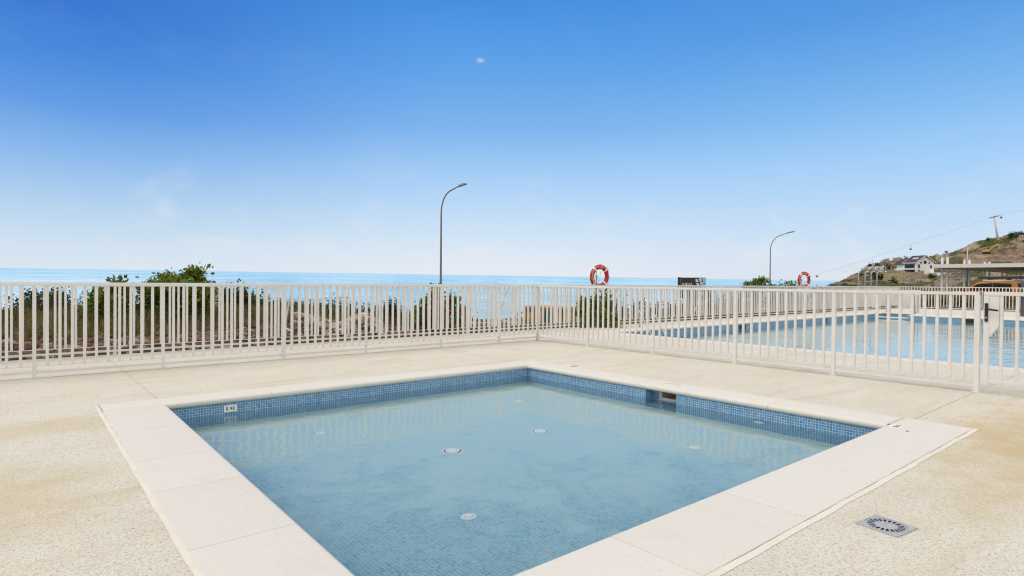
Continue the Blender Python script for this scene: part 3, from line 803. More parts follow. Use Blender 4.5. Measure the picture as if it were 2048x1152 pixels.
# ------------------------------------------------------------------ life rings
def life_ring(u, v, d, r, yaw, ub, lab, lab2, tilt=0, hc=None):
    c = at(u, v, d)
    fwd = Vector(RM @ np.array([0, 0, -1])); fwd.z = 0; fwd.normalize()
    n = Matrix.Rotation(-yaw, 3, 'Z') @ fwd
    ang = math.atan2(n.y, n.x)
    base = empty('ring_stand', (c.x+n.x*.16, c.y+n.y*.16, 0), ang, label=lab2, cat='stand', group='posts holding the life rings')
    MB().tube([(0, 0, 0), (0, 0, c.z+.03)], .035, 12).build('stand_pole', MT['galv'], base)
    MB().tube([(0, 0, c.z-.02), (-.10, 0, c.z+.02)], .012, 8).tube([(-.03, 0, c.z+r*.72), (-.2, 0, c.z+r*.72)], .010, 8).build('hook', MT['galv'], base)
    MB().tube([(0, 0, c.z), (0, 0, c.z+r*.74)], .012, 8).build('hook_bar', MT['galv'], base)
    o = empty('life_ring', c, ang, label=lab, cat='life ring', group='orange life rings beside the swimming pool')
    o.rotation_euler = (0, R_(tilt), ang)
    rm, rt_ = r*.80, r*.20
    def P(a, rr=rm, off=0): return (off, math.cos(a)*rr, math.sin(a)*rr)
    m = MB(); nr = 56; ns = 16; vs = []
    for i in range(nr):
        a = i*2*math.pi/nr
        for k in range(ns):
            b = k*2*math.pi/ns; rr = rm+rt_*math.cos(b); vs.append((rt_*.72*math.sin(b), math.cos(a)*rr, math.sin(a)*rr))
    m.smooth = True
    m.add(vs, [(i*ns+k, i*ns+(k+1) % ns, ((i+1) % nr)*ns+(k+1) % ns, ((i+1) % nr)*ns+k) for i in range(nr) for k in range(ns)])
    m.build('ring_body', MT['orange'], o)
    for q_ in range(4):
        a0 = math.pi/4+q_*math.pi/2; m = MB(); m.smooth = True; vs = []
        for i in range(5):
            a = a0-.085+.17*i/4
            for k in range(ns):
                b = k*2*math.pi/ns; rr = rm+(rt_+.004)*math.cos(b); vs.append(((rt_*.72+.004)*math.sin(b), math.cos(a)*rr, math.sin(a)*rr))
        m.add(vs, [(i*ns+k, i*ns+(k+1) % ns, (i+1)*ns+(k+1) % ns, (i+1)*ns+k) for i in range(4) for k in range(ns)])
        m.build('reflective_band', MT['white'], o)
    m = MB(); pts = []
    for i in range(64):
        a = i*2*math.pi/64; s = abs(math.sin(2*(a-math.pi/4)))
        pts.append((-.06-.02*s, math.cos(a)*(rm+rt_+.01-.10*s*(1 if (i//16) % 2 else .3)), math.sin(a)*(rm+rt_+.01-.09*s)))
    m.tube(pts, .006, 6, closed=True)
    m.tube([P(1.7, rm+rt_+.005, -.05), P(1.6, rm, -.085), P(1.55, .35*r, -.05), (-.04, 0.02, -.05), P(-1.2, rm*.8, -.07), P(-1.0, rm+.04, -.09), P(-.6, rm, -.09), P(-.1, rm+rt_, -.06)], .006, 6)
    m.build('grab_rope', MT['rope'], o)
life_ring(1199, 553, 18.8, .375, R_(-32), 1198, 'orange life ring with white bands above the railing, close to the pool ladder', 'grey pole holding the life ring closest to the pool ladder', -4)
life_ring(1608, 560, 26.7, .375, R_(-24), 1604, 'orange life ring with white bands above the railing, near the outdoor showers', 'grey pole holding the life ring near the outdoor showers', -3)

# ------------------------------------------------------------------ street lamps, sign, box beyond the fence
def street_lamp(u, vtop, d, ground, head_u, lab, arm_h, vstart):
    b = at(u, 560, d); b.z = ground
    top = at(u, vtop, d); hd_ = at(head_u, vtop, d)-top; L_ = hd_.length
    dr = Vector((hd_.x, hd_.y, 0)).normalized()
    zs = at(u, vstart, d).z; H = top.z
    o = empty('street_lamp', b, label=lab, cat='street lamp', group='curved street lamps beyond the railing')
    q = lambda s, z: (dr.x*s, dr.y*s, z-ground)
    hgt = H-zs
    pts = [q(0, ground), q(0, ground+2), q(0, zs)]
    for k in range(1, 7):
        a = k/6*math.pi/2*.82; pts.append(q((1-math.cos(a))*L_*.50, zs+math.sin(a)*hgt*.80))
    pts.append(q(L_*.72, H-.06*hgt))
    rr = [.085, .078, .055]+[.05]*6+[.04]
    MB().tube(pts, rr, 12).build('pole', MT['pole'], o)
    m = MB(); s = (H-(H-.06*hgt))
    p0 = Vector(q(L_*.68, H-.10*hgt)); p1 = Vector(q(L_*1.0, H+.0*hgt)); ax = (p1-p0).normalized(); sdv = Vector((-dr.y, dr.x, 0)); up = sdv.cross(ax); up = up if up.z > 0 else -up
    Lh = (p1-p0).length; secs = [(0, .10, .07), (.2, .18, .13), (.75, .20, .12), (1, .12, .04)]
    vs = []
    for t_, ww, hh in secs:
        c = p0+ax*Lh*t_
        vs += [c+sdv*ww, c+sdv*ww*.7+up*hh, c-sdv*ww*.7+up*hh, c-sdv*ww, c-sdv*ww*.8-up*.02, c+sdv*ww*.8-up*.02]
    m.add(vs, [(i*6+k, i*6+(k+1) % 6, (i+1)*6+(k+1) % 6, (i+1)*6+k) for i in range(3) for k in range(6)]+[tuple(range(5, -1, -1)), tuple(range(18, 24))])
    hd2 = m.build('lamp_head', MT['pole'], o); bmf(hd2)
    m = MB(); a = p0+ax*Lh*.35-up*.021; b2 = p0+ax*Lh*.85-up*.021
    m.beam(a, b2, .16, .012, up); m.build('lens', MT['reflector'], hd2)
street_lamp(881.5, 368, 42, -1.2, 932, 'grey street lamp with a curved arm rising behind the leafy bush', 0, 425)
street_lamp(1540, 463, 74, -1.5, 1588, 'more distant grey street lamp rising beside the tree tops near the second life ring', 0, 500)

# billboard
def billboard():
    d = 36.0; pL = at(1361, 555, d+.3); pR = at(1411, 556, d-.3); bot = at(1361, 597, d).z
    ax = (pR-pL); ax.z = 0; L_ = ax.length; ang = math.atan2(ax.y, ax.x); H = pL.z-bot
    o = empty('sign_board', (pL.x, pL.y, bot), ang, label='black advertising board with white lettering standing beyond the railing', cat='sign')
    MB().box(0, L_, 0, .06, 0, H, .004).build('board', MT['dark'], o)
    MB().box(-.16, -.01, -.02, .30, -.0, H+.02, .004).build('side_panel', MT['dark'], o)
    MB().box(-.012, 0.0, -.012, .05, 0, H).build('edge_strip', MT['galv'], o)
    for x in (.2, L_-.2): MB().box(x-.04, x+.04, .08, .16, -1.6, H-.1).build('leg', MT['galv'], o)
    def text(s, x, z, size, name):
        c = bpy.data.curves.new(name, 'FONT'); c.body = s; c.size = size; c.extrude = .002
        t = bpy.data.objects.new(name+'_tmp', c); COL.objects.link(t)
        dg = bpy.context.evaluated_depsgraph_get(); me = bpy.data.meshes.new_from_object(t.evaluated_get(dg))
        bpy.data.objects.remove(t); me.materials.clear(); me.materials.append(MT['white'])
        me.transform(Matrix.Translation((x, -.006, z)) @ Matrix.Rotation(R_(90), 4, 'X'))
        ob = bpy.data.objects.new(name, me); COL.objects.link(ob); ob.parent = o
    text('SUELO', .09, H*.63, .20, 'lettering'); text('RESIDENCIAL', .09, H*.44, .145, 'lettering')
    # slanted grid of pale panes
    m = MB()
    cx0 = L_*.60
    tx = lambda i, j: (cx0+i*.20+j*.055, H*.93-j*.24+i*.09)
    for i in range(3):
        for j in range(3):
            x, z = tx(i, j)
            if x+.15 > L_ or z > H-.02: x = min(x, L_-.16); z = min(z, H-.03)
            m.add([(x, -.004-.001*i, z), (x+.15, -.004-.001*i, z+.0), (x+.15+.03, -.004-.001*i, z-.17), (x+.03, -.004-.001*i, z-.2)], [(0, 3, 2, 1)])
    m.v = [(min(v[0], L_-.01), v[1], v[2]) for v in m.v]
    m.build('pane_pattern', mat('pane_print', (.45, .58, .68), .5), o)
billboard()

# ochre container
p = at(1052, 640, 19.5); q = at(1137, 640, 18.6)
ax = q-p; ax.z = 0; L_ = ax.length; ang = math.atan2(ax.y, ax.x)
zt = at(1095, 613, 19).z; zb = -.35
kb = empty('storage_container', (p.x, p.y, zb), ang, label='ochre yellow container with a dark green door beyond the railing', cat='container')
H = zt-zb
m = MB(); m.box(0, L_, 0, 1.1, 0, H-.05); m.build('container_body', MT['ochre'], kb)
m = MB(); m.box(-.04, L_+.04, -.04, 1.14, H-.05, H+.0); m.build('lid_rim', MT['rustorange'], kb)
m = MB(); m.box(L_*.40, L_*.68, -.02, 0, 0, H*.80); m.build('door', MT['dgreen'], kb)
for x in (0, L_*.2, L_*.4, L_*.68, L_*.85, L_):
    MB().box(x-.025, x+.025, -.035, -.005 if x not in (0, L_) else -.001, 0, H-.052).build('rib', MT['ochre'], kb)
MB().box(-.03, L_+.03, -.03, -.002, H-.17, H-.052).build('dark_band', MT['grey'], kb)
# grey cabinet
p = at(411, 619, 24); kb = empty('utility_cabinet', (p.x, p.y, terrain_h(p.x, p.y)), math.atan2(rt.y, rt.x)+.15, label='grey utility cabinet half hidden behind the left tree', cat='cabinet')
H = at(411, 588, 24).z-kb.location.z
MB().box(0, .68, 0, .4, 0, H).build('cabinet_body', MT['galv'], kb)
MB().box(-.03, .71, -.03, .43, H, H+.04).build('cabinet_roof', MT['grey'], kb)
MB().box(.03, .33, -.012, 0, .1, H-.05).build('door', MT['concrete'], kb); MB().box(.35, .65, -.012, 0, .1, H-.05).build('door', MT['concrete'], kb)

# ------------------------------------------------------------------ foliage
def leaf_mesh(pts, nrm, size, asp=.5, seed=0, droop=.3):
    """pts (n,3) leaf positions, returns verts and quads (folded diamond leaves)"""
    r = np.random.default_rng(seed); n = len(pts)
    d = r.normal(size=(n, 3)); d += nrm*.9; d[:, 2] += r.normal(size=n)*.2-droop; d /= np.linalg.norm(d, axis=1)[:, None]
    s = np.cross(d, r.normal(size=(n, 3))); s /= np.linalg.norm(s, axis=1)[:, None]
    L_ = size*(.6+.8*r.random(n))[:, None]; w_ = L_*asp
    a = pts; b = pts+d*L_*.5+s*w_*.5; c = pts+d*L_; e = pts+d*L_*.5-s*w_*.5
    up = np.cross(d, s); b += up*L_*.08; e += up*L_*.08
    V = np.stack([a, b, c, e], 1).reshape(-1, 3)
    return V
def np_obj(name, V, k, material, parent=None):
    n = len(V)//k; me = bpy.data.meshes.new(name)
    me.vertices.add(len(V)); me.vertices.foreach_set('co', V.astype(np.float32).ravel())
    me.loops.add(n*k); me.loops.foreach_set('vertex_index', np.arange(n*k, dtype=np.int32))
    me.polygons.add(n); me.polygons.foreach_set('loop_start', np.arange(0, n*k, k, dtype=np.int32)); me.polygons.foreach_set('loop_total', np.full(n, k, dtype=np.int32))
    me.materials.append(material); me.update(calc_edges=True); me.validate()
    o = bpy.data.objects.new(name, me); COL.objects.link(o)
    if parent: o.parent = parent
    return o
def crown_pts(blobs, n, seed, shell=.55, clumps=26):
    r = np.random.default_rng(seed); P = []; Nn = []
    vol = np.array([b[3]*b[4]*b[5] for b in blobs])**.75; vol /= vol.sum()
    for b, w_ in zip(blobs, vol):
        m_ = int(n*w_); nc = max(6, int(clumps*w_*2.2))
        cd_ = r.normal(size=(nc, 3)); cd_ /= np.linalg.norm(cd_, axis=1)[:, None]
        cr = shell+(1-shell)*r.random(nc)**.6
        c = cd_*cr[:, None]; cs = .16+.16*r.random(nc)
        idx = r.integers(0, nc, m_)
        q = c[idx]+r.normal(size=(m_, 3))*cs[idx][:, None]
        P.append(q*np.array(b[3:6])+np.array(b[0:3])); qq = q/np.maximum(np.linalg.norm(q, axis=1), .1)[:, None]; Nn.append(qq)
    return np.concatenate(P), np.concatenate(Nn)
def plant(name, base, blobs, n, size, material, label, cat, group=None, seed=1, asp=.5, trunks=(), trunk_r=.035, droop=.3, floorz=None):
    """blobs and trunk points are relative to base"""
    o = empty(name, base, label=label, cat=cat, group=group)
    P, Nn = crown_pts(blobs, n, seed)
    keep = P[:, 2] > .02; P, Nn = P[keep], Nn[keep]
    np_obj('crown' if trunks else 'foliage', leaf_mesh(P, Nn, size, asp, seed+5, droop), 4, material, o)
    r = random.Random(seed)
    if not trunks: trunks = [((0, 0, -.1), (b[0]*.6, b[1]*.6, b[2]*.6), (b[0], b[1], b[2]+b[5]*.4)) for b in blobs]; nm = 'stem'
    else: nm = 'trunk'
    m = MB()
    for tr in trunks:
        m.tube(tr, [trunk_r*(1-.6*i/(len(tr)-1)) for i in range(len(tr))], 7)
        e = Vector(tr[-1])
        for k in range(4):
            q = Vector(tr[-2]).lerp(e, r.random()); b = r.choice(blobs)
            tgt = Vector(b[:3])+Vector((r.uniform(-.6, .6)*b[3], r.uniform(-.6, .6)*b[4], r.uniform(-.1, .6)*b[5]))
            m.tube([q, q.lerp(tgt, .5)+Vector((0, 0, .05)), tgt], [trunk_r*.4, trunk_r*.3, trunk_r*.12], 5)
    m.build(nm, MT['bark'], o)
    return o
def gz(x, y): return terrain_h(x, y)
def pix(u, v, d): return at(u, v, d)
def rel(base, u, v, d, rx, rz, ry=None):
    p = at(u, v, d)-Vector(base); s = d/F
    return (p.x, p.y, p.z, rx*s, (ry or rx)*s, rz*s)
def bplant(name, bu, d, blobs, n, size, material, label, cat, group=None, **kw):
    b = at(bu, 650, d); b.z = gz(b.x, b.y)
    tr = kw.pop('tr', None)
    bl = [rel(b, u, v, d+dd, rx, rz) for (u, v, rx, rz, dd) in blobs]
    if tr: kw['trunks'] = [tuple(tuple(at(u, v, d)-b) for u, v in t_) for t_ in tr]
    return plant(name, b, bl, n, size, material, label, cat, group, **kw)
bplant('tree', 225, 13.0, [(222, 600, 30, 32, 0), (205, 628, 24, 26, .2), (238, 640, 20, 26, -.2), (228, 568, 14, 8, 0), (200, 610, 12, 18, .3)], 2600, .11, MT['leaf_a'],
       'broad-leaved young tree at the left with only its tip above the railing', 'tree', seed=11, asp=.62, trunk_r=.03, tr=[((226, 715), (224, 670), (226, 630), (222, 585))])
bplant('tree', 355, 13.6, [(318, 562, 34, 20, 0), (392, 560, 36, 20, 0), (355, 590, 48, 28, .4), (300, 612, 36, 34, 0), (410, 572, 22, 20, -.3), (385, 620, 26, 28, 0), (330, 650, 32, 22, -.2), (275, 640, 16, 20, 0)], 6200, .105, MT['leaf_a'],
       'widest broad-leaved tree, its twin tops rising above the railing', 'tree', seed=23, asp=.62, trunk_r=.045, tr=[((362, 710), (358, 670), (350, 630), (330, 590)), ((372, 700), (385, 650), (402, 610), (398, 575))])
bplant('bush', 92, 17, [(92, 618, 36, 32, 0), (60, 640, 30, 26, .3), (112, 612, 20, 24, -.2), (20, 655, 30, 28, 0), (130, 640, 14, 24, 0)], 6800, .10, MT['leaf_b'], 'dark olive bush nearest the left edge, behind dry grass', 'bush', seed=31)
bplant('bush', 490, 17, [(478, 615, 26, 40, 0), (508, 608, 24, 38, .2), (528, 632, 14, 26, 0), (460, 604, 14, 26, 0)], 6200, .085, MT['leaf_b'], 'tall dark bush right of the grey cabinet', 'bush', seed=32)
bplant('bush', 551, 17.5, [(551, 622, 12, 20, 0), (556, 608, 7, 10, 0)], 800, .05, MT['leaf_b'], 'small thin bush beside the tall dark one', 'bush', seed=33)
bplant('bush', 692, 18, [(690, 632, 13, 16, 0), (700, 640, 10, 14, 0), (716, 634, 9, 15, 0)], 1100, .055, MT['leaf_c'], 'low dark bush on the bank above the rubble wall', 'bush', seed=34)
bplant('bush', 786, 16.2, [(783, 634, 18, 32, 0), (797, 640, 12, 28, .1), (776, 640, 12, 26, 0)], 3200, .05, MT['leaf_c'], 'upright dark cypress-like bush left of the red-flowered one', 'bush', seed=35)
fb = bplant('bush', 880, 15.6, [(846, 628, 20, 30, 0), (866, 600, 14, 24, 0), (888, 618, 18, 34, .1), (908, 612, 14, 26, 0), (925, 636, 12, 22, 0), (870, 645, 26, 18, 0)], 3600, .085, MT['leaf_a'], 'green bush with red flowers at the foot of the nearer street lamp', 'bush', seed=36, asp=.6)
m = MB()
for (u, v) in ((888, 604), (900, 622), (862, 615), (893, 640)):
    c = at(u, v, 15.2)-fb.location; m.lathe(c, [(.001, -.03), (.03, -.01), (.035, .01), (.001, .025)], 8)
m.build('flowers', MT['flower'], fb)
bplant('bush', 1185, 17.2, [(1165, 628, 24, 28, 0), (1200, 620, 22, 34, 0), (1222, 632, 16, 24, 0), (1183, 605, 12, 18, 0), (1215, 600, 7, 10, 0)], 2400, .10, MT['leaf_a'], 'green bush under the nearer life ring', 'bush', seed=37)
bplant('hedge', 1425, 37, [(1378, 612, 18, 24, 0), (1400, 608, 18, 26, 0), (1428, 606, 20, 26, 0), (1455, 606, 20, 26, 0), (1478, 606, 16, 25, 0)], 6500, .10, MT['leaf_d'], 'yellow-green hedge below the black advertising board', 'hedge', seed=38)
bplant('tree', 1515, 40, [(1506, 573, 13, 8, 0), (1522, 567, 14, 9, 0), (1500, 585, 18, 14, 0), (1528, 590, 20, 16, 0)], 2200, .20, MT['leaf_a'], 'leafy treetop above the railing left of the distant street lamp', 'tree', seed=39, asp=.5, tr=[((1515, 640), (1513, 600), (1512, 575))], trunk_r=.08)
bplant('tree', 1560, 40, [(1552, 574, 10, 7, 0), (1576, 573, 11, 7, 0), (1565, 590, 24, 20, 0), (1590, 596, 16, 16, 0)], 2200, .20, MT['leaf_a'], 'leafy treetop above the railing right of the distant street lamp', 'tree', seed=40, asp=.5, tr=[((1562, 640), (1562, 600), (1564, 575))], trunk_r=.08)
bplant('bush', 1300, 30, [(1258, 628, 18, 20, 0), (1290, 622, 20, 20, 0), (1320, 624, 18, 18, 0), (1345, 626, 14, 18, 0), (1240, 628, 14, 22, 0)], 3000, .10, MT['leaf_c'], 'low dark bush behind the pool ladder', 'bush', seed=41)
bplant('bush', 1648, 60, [(1636, 580, 10, 5, 0), (1652, 583, 14, 6, 0), (1670, 586, 14, 6, 0)], 700, .25, MT['leaf_c'], 'flat dark bush at the foot of the hill beside the second life ring', 'bush', seed=42)
# green planting beyond the far railing
hg = [(u, 602, 12, 14, 0) for u in range(1765, 2060, 16)]
bplant('hedge', 1900, 34.5, hg, 9000, .09, MT['leaf_d'], 'long green hedge between the far railing and the parked pickup', 'hedge', seed=43)

# dry grass on the bank
r = np.random.default_rng(5)
def blades(n, xr, yr, h, seed, name, material, wfun=None, lab=None):
    r = np.random.default_rng(seed)
    x = r.uniform(*xr, n); y = r.uniform(*yr, n)
    cl_ = np.array([mnoise.noise(Vector((a*.7, b*.9, seed))) for a, b in zip(x, y)])
    k = cl_ > (-.12 if wfun is None else wfun); x, y, cl_ = x[k], y[k], cl_[k]; n = len(x)
    z = np.array([terrain_h(a, b) for a, b in zip(x, y)])-.02
    hh = h*(.5+.9*r.random(n))*(.8+1.1*np.clip(cl_, 0, .6))
    a = r.uniform(0, 2*np.pi, n); wd = .008+.010*r.random(n); ln = hh*.45*r.normal(size=n); lb = r.uniform(0, 2*np.pi, n)
    b0 = np.stack([x-np.cos(a)*wd, y-np.sin(a)*wd, z], 1); b1 = np.stack([x+np.cos(a)*wd, y+np.sin(a)*wd, z], 1)
    tp = np.stack([x+np.cos(lb)*ln, y+np.sin(lb)*ln, z+hh], 1)
    V = np.stack([b0, b1, tp], 1).reshape(-1, 3)
    o = np_obj(name, V, 3, material); tag(o, lab, None, None, 'stuff'); return o
blades(95000, (-9, 10), (14.0, 19.5), .21, 3, 'dry_grass', MT['grass'], -.7)
blades(15000, (-5, 30), (11.98, 12.9), .09, 8, 'weeds', MT['weed'], -.3)
blades(9000, (9, 40), (13, 21), .2, 12, 'scrub_grass', MT['grass'], -.2)
# red rocks on the bank and rubble
def rocks(name, n, fn, s0, s1, material, seed, lab=None):
    r = random.Random(seed); m = MB()
    ico = [(0, 0, 1), (.894, 0, .447), (.276, .851, .447), (-.724, .526, .447), (-.724, -.526, .447), (.276, -.851, .447), (.724, .526, -.447), (-.276, .851, -.447), (-.894, 0, -.447), (-.276, -.851, -.447), (.724, -.526, -.447), (0, 0, -1)]
    fc = [(0, 1, 2), (0, 2, 3), (0, 3, 4), (0, 4, 5), (0, 5, 1), (1, 6, 2), (2, 7, 3), (3, 8, 4), (4, 9, 5), (5, 10, 1), (6, 7, 2), (7, 8, 3), (8, 9, 4), (9, 10, 5), (10, 6, 1), (11, 7, 6), (11, 8, 7), (11, 9, 8), (11, 10, 9), (11, 6, 10)]
    for _ in range(n):
        x, y, z = fn(r); s = r.uniform(s0, s1)*r.uniform(.6, 1.2); sx, sy, sz = s*r.uniform(.7, 1.4), s*r.uniform(.7, 1.3), s*r.uniform(.45, .9); a = r.uniform(0, 6.3)
        vs = []
        for (px, py, pz) in ico:
            j = r.uniform(.75, 1.2); px, py, pz = px*sx*j, py*sy*j, pz*sz*j
            vs.append((x+px*math.cos(a)-py*math.sin(a), y+px*math.sin(a)+py*math.cos(a), z+pz))
        m.add(vs, fc)
    o = m.build(name, material); tag(o, None, None, None, 'stuff'); return o
def f_bank(r):
    x = r.uniform(-7, 9); y = 12.45+r.random()**1.3*2.1; return x, y, terrain_h(x, y)
rocks('red_rocks', 5200, f_bank, .03, .105, MT['rock'], 3)
def f_rub(r):
    u = r.uniform(590, 765); d = r.uniform(13.6, 15.2); p = at(u, 660, d); zt_ = at(u, 646+14*math.sin(u*.05), d).z
    g0 = terrain_h(p.x, p.y); return p.x, p.y, r.uniform(g0, max(g0, zt_)+.05)
rocks('pale_rubble', 600, f_rub, .05, .13, MT['palerock'], 4)
PP = []; r = random.Random(77)
for i in range(150):
    x = r.uniform(-6, 11) if i < 120 else r.uniform(11, 26); y = r.uniform(14.6, 18.5)
    z = terrain_h(x, y); h = r.uniform(.22, .55)
    q, nq = crown_pts([(x, y, z+h*.45, h*r.uniform(.7, 1.3), h, h*.6)], 210, 900+i, clumps=10); PP.append((q, nq))
V = np.concatenate([leaf_mesh(q, nq, .055, .5, 3, -.2) for q, nq in PP])
tag(np_obj('bank_scrub', V, 4, MT['leaf_b']), kind='stuff')
# low kerb and path slabs beyond the fence
p0, p1 = at(925, 655, 18.5), at(1045, 652, 19.5)
m = MB(); m.beam((p0.x, p0.y, -.15), (p1.x, p1.y, -.17), .5, .3); tag(m.build('low_wall', MT['concrete']), 'low pale concrete wall beyond the railing left of the ochre container', 'wall')

# ------------------------------------------------------------------ hill
SK = [(1560, 600), (1610, 590), (1640, 580), (1665, 569), (1700, 554), (1725, 541), (1745, 532), (1762, 527), (1790, 521), (1812, 518), (1840, 517), (1858, 516), (1880, 508), (1901, 503), (1922, 496), (1949, 486), (1962, 483), (1977, 478), (1998, 474), (2016, 470), (2046, 467), (2100, 455), (2200, 435), (2400, 415), (2800, 430), (3400, 470), (4200, 520)]
def sky_v(u):
    for (a, va), (b, vb) in zip(SK[:-1], SK[1:]):
        if a <= u <= b: return va+(vb-va)*(u-a)/(b-a)
    return SK[-1][1]
def hill_D(u, v):
    vs_ = sky_v(u); t = (603-v)/(603-vs_); t = min(1, max(0, t))
    Dr = 190+230*smooth(1600, 1850, u)
    return 48+(Dr-48)*t**.75
def hillpt(u, v, lift=0):
    p = at(u, v, hill_D(u, v)); p.z += lift; return p
SCR, TAN, RED, DRY, BRN, GRN, SHD = (.16, .14, .065), (.48, .39, .28), (.30, .15, .09), (.30, .25, .13), (.34, .225, .16), (.12, .125, .035), (.17, .145, .12)
PATCH = [(1925, 491, 30, 6, RED), (1938, 492, 18, 9, TAN), (1960, 500, 22, 5, SCR), (1985, 515, 75, 12, BRN), (1950, 522, 34, 14, (.40, .28, .20)), (2040, 500, 30, 14, BRN), (2040, 525, 26, 8, (.42, .32, .22)), (2015, 484, 45, 10, GRN), (1985, 482, 30, 6, GRN),
         (2010, 495, 25, 6, SCR), (1885, 515, 14, 10, TAN), (1898, 522, 14, 8, TAN), (1910, 530, 20, 6, SCR), (1785, 553, 24, 9, DRY), (1830, 562, 45, 6, (.36, .29, .22)), (1905, 548, 28, 9, SHD), (1900, 541, 20, 4, RED), (1895, 565, 26, 7, (.36, .29, .22)),
         (1740, 545, 26, 8, (.30, .24, .17)), (1700, 570, 40, 8, GRN), (1768, 534, 14, 4, SCR), (1960, 560, 50, 12, SCR), (1990, 552, 24, 6, TAN), (1745, 565, 26, 10, SCR), (2046, 475, 14, 4, TAN), (1870, 556, 16, 9, SCR)]
us = [1560+i*(500/400) for i in range(400)]+[2060+i*(2140/90) for i in range(91)]
NV = 190; vs = []; cols = []
for j in range(NV+1):
    t = j/NV
    for u in us:
        v_ = 603+(sky_v(u)-603)*t
        p = hillpt(u, v_)
        env = math.sin(math.pi*min(1, t*1.02))**.5 if t < .98 else 0
        s = p.length/300
        nz_ = mnoise.fractal(Vector((p.x*.035, p.y*.035, 0)), .9, 2.1, 6)*2.6*s+mnoise.fractal(Vector((p.x*.22, p.y*.22, 4)), .9, 2.1, 4)*.7*s
        fr_ = min(1, max(0, (t-.02)/.1))
        nzz = nz_*fr_
        if t > .95: nzz *= .45
        c = SCR
        wv_ = mnoise.noise(Vector((u*.05, v_*.13, 2)))*.55
        wv2 = mnoise.fractal(Vector((p.x*.06, p.y*.06, 7)), .8, 2.1, 4)*.6
        for (pu, pv, ru, rv, pc) in PATCH:
            e = ((u-pu)/ru)**2+((v_-pv)/rv)**2
            k_ = smooth(1.25, .8, 2.05-(e+wv_*.7+wv2)) if False else 1-smooth(.85, 1.2, e+wv_*.7+wv2)
            c = tuple(c[q]+(pc[q]-c[q])*k_ for q in range(3))
        vs.append((p.x, p.y, p.z+nzz)); cols.append((*c, 1))
# far side of the ridge
for u in us:
    p = hillpt(u, sky_v(u)); q = p.copy(); dirv = Vector((p.x, p.y, 0)).normalized()
    vs.append((p.x+dirv.x*90, p.y+dirv.y*90, p.z-45)); cols.append((*SCR, 1))
m = MB(); m.smooth = True; nu = len(us)
m.add(vs, [(j*nu+i, j*nu+i+1, (j+1)*nu+i+1, (j+1)*nu+i) for j in range(NV+1) for i in range(nu-1)])
hill = m.build('hillside', MT['hill']); struct(hill)
ca = hill.data.color_attributes.new('cover', 'FLOAT_COLOR', 'POINT')
ca.data.foreach_set('color', np.array(cols, dtype=np.float32).ravel())
bmf(hill)
# scrub on the hill
def scrub_thing(u, v, px, lab, sd):
    D = hill_D(u, v); b = hillpt(u, v); s = D/F; h = px*s
    o = empty('hill_bush', b, label=lab[0], cat='bush', group=lab[1])
    P, Nn = crown_pts([(0, 0, h*.45, h*.62, h*.62, h*.55), (h*.35, -h*.1, h*.3, h*.4, h*.4, h*.35), (-h*.3, h*.1, h*.32, h*.42, h*.4, h*.4)], 320, sd, clumps=14)
    np_obj('foliage', leaf_mesh(P, Nn, h*.2, .7, sd+1), 4, MT['leaf_c'], o)
HB = [(2026, 476, 12, 'round dark bush crowning the ridge near the upper edge of the hill'), (2040, 471, 8, 'small green bush on the ridge beside the round dark one'), (1743, 537, 12, 'dark tree on the shoulder of the hill above the stone terrace'), (1756, 535, 9, 'smaller dark tree above the stone terrace'),
      (1852, 551, 15, 'large dark bush below the gable of the white house'), (1865, 558, 11, 'dark bush between the white house and the first carport posts'), (1787, 568, 14, 'round dark bush on the slope under the tan terraces'), (1752, 562, 17, 'big dark bush behind the last outdoor shower'), (1722, 556, 9, 'dark bush behind the first outdoor shower'),
      (1773, 540, 10, 'dark bush left of the white house wing'), (1812, 519, 6, 'dark bush on the skyline behind the white house roof'), (1976, 480, 5, 'bush on the ridge left of the cable car tower'), (1932, 538, 11, 'dark bush beside the thin grey pole'), (1960, 552, 9, 'dark bush seen between the carport posts'), (1893, 505, 4, 'tiny bush on the skyline above the carport'), (1690, 573, 8, 'dark bush low on the sea end of the hill'), (1663, 571, 5, 'tiny bush on the skyline at the sea end of the hill')]
for i, (u, v, px, lab) in enumerate(HB): scrub_thing(u, v, px, (lab, 'bushes on the hillside'), 100+i)
rr_ = random.Random(9); PP = []; NN = []
for i in range(900):
    u = rr_.uniform(1620, 2400) if i > 650 else rr_.uniform(1620, 2050); t_ = rr_.uniform(.05, .99); v = 603+(sky_v(u)-603)*t_
    if 1905 < u < 2048 and 500 < v < 530 and rr_.random() < .85: continue
    if 1765 < u < 1862 and 505 < v < 560: continue
    D = hill_D(u, v); b = hillpt(u, v); h = rr_.uniform(1.2, 4.2)*D/F*1.1
    q, nq = crown_pts([(b.x, b.y, b.z+h*.2, h*.7, h*.7, h*.5)], 46, 500+i, clumps=8); PP.append((q, nq, h))
V = np.concatenate([leaf_mesh(q, nq, h*.34, .7, 7) for q, nq, h in PP])
o = np_obj('hillside_scrub', V, 4, MT['leaf_b']); tag(o, kind='stuff')

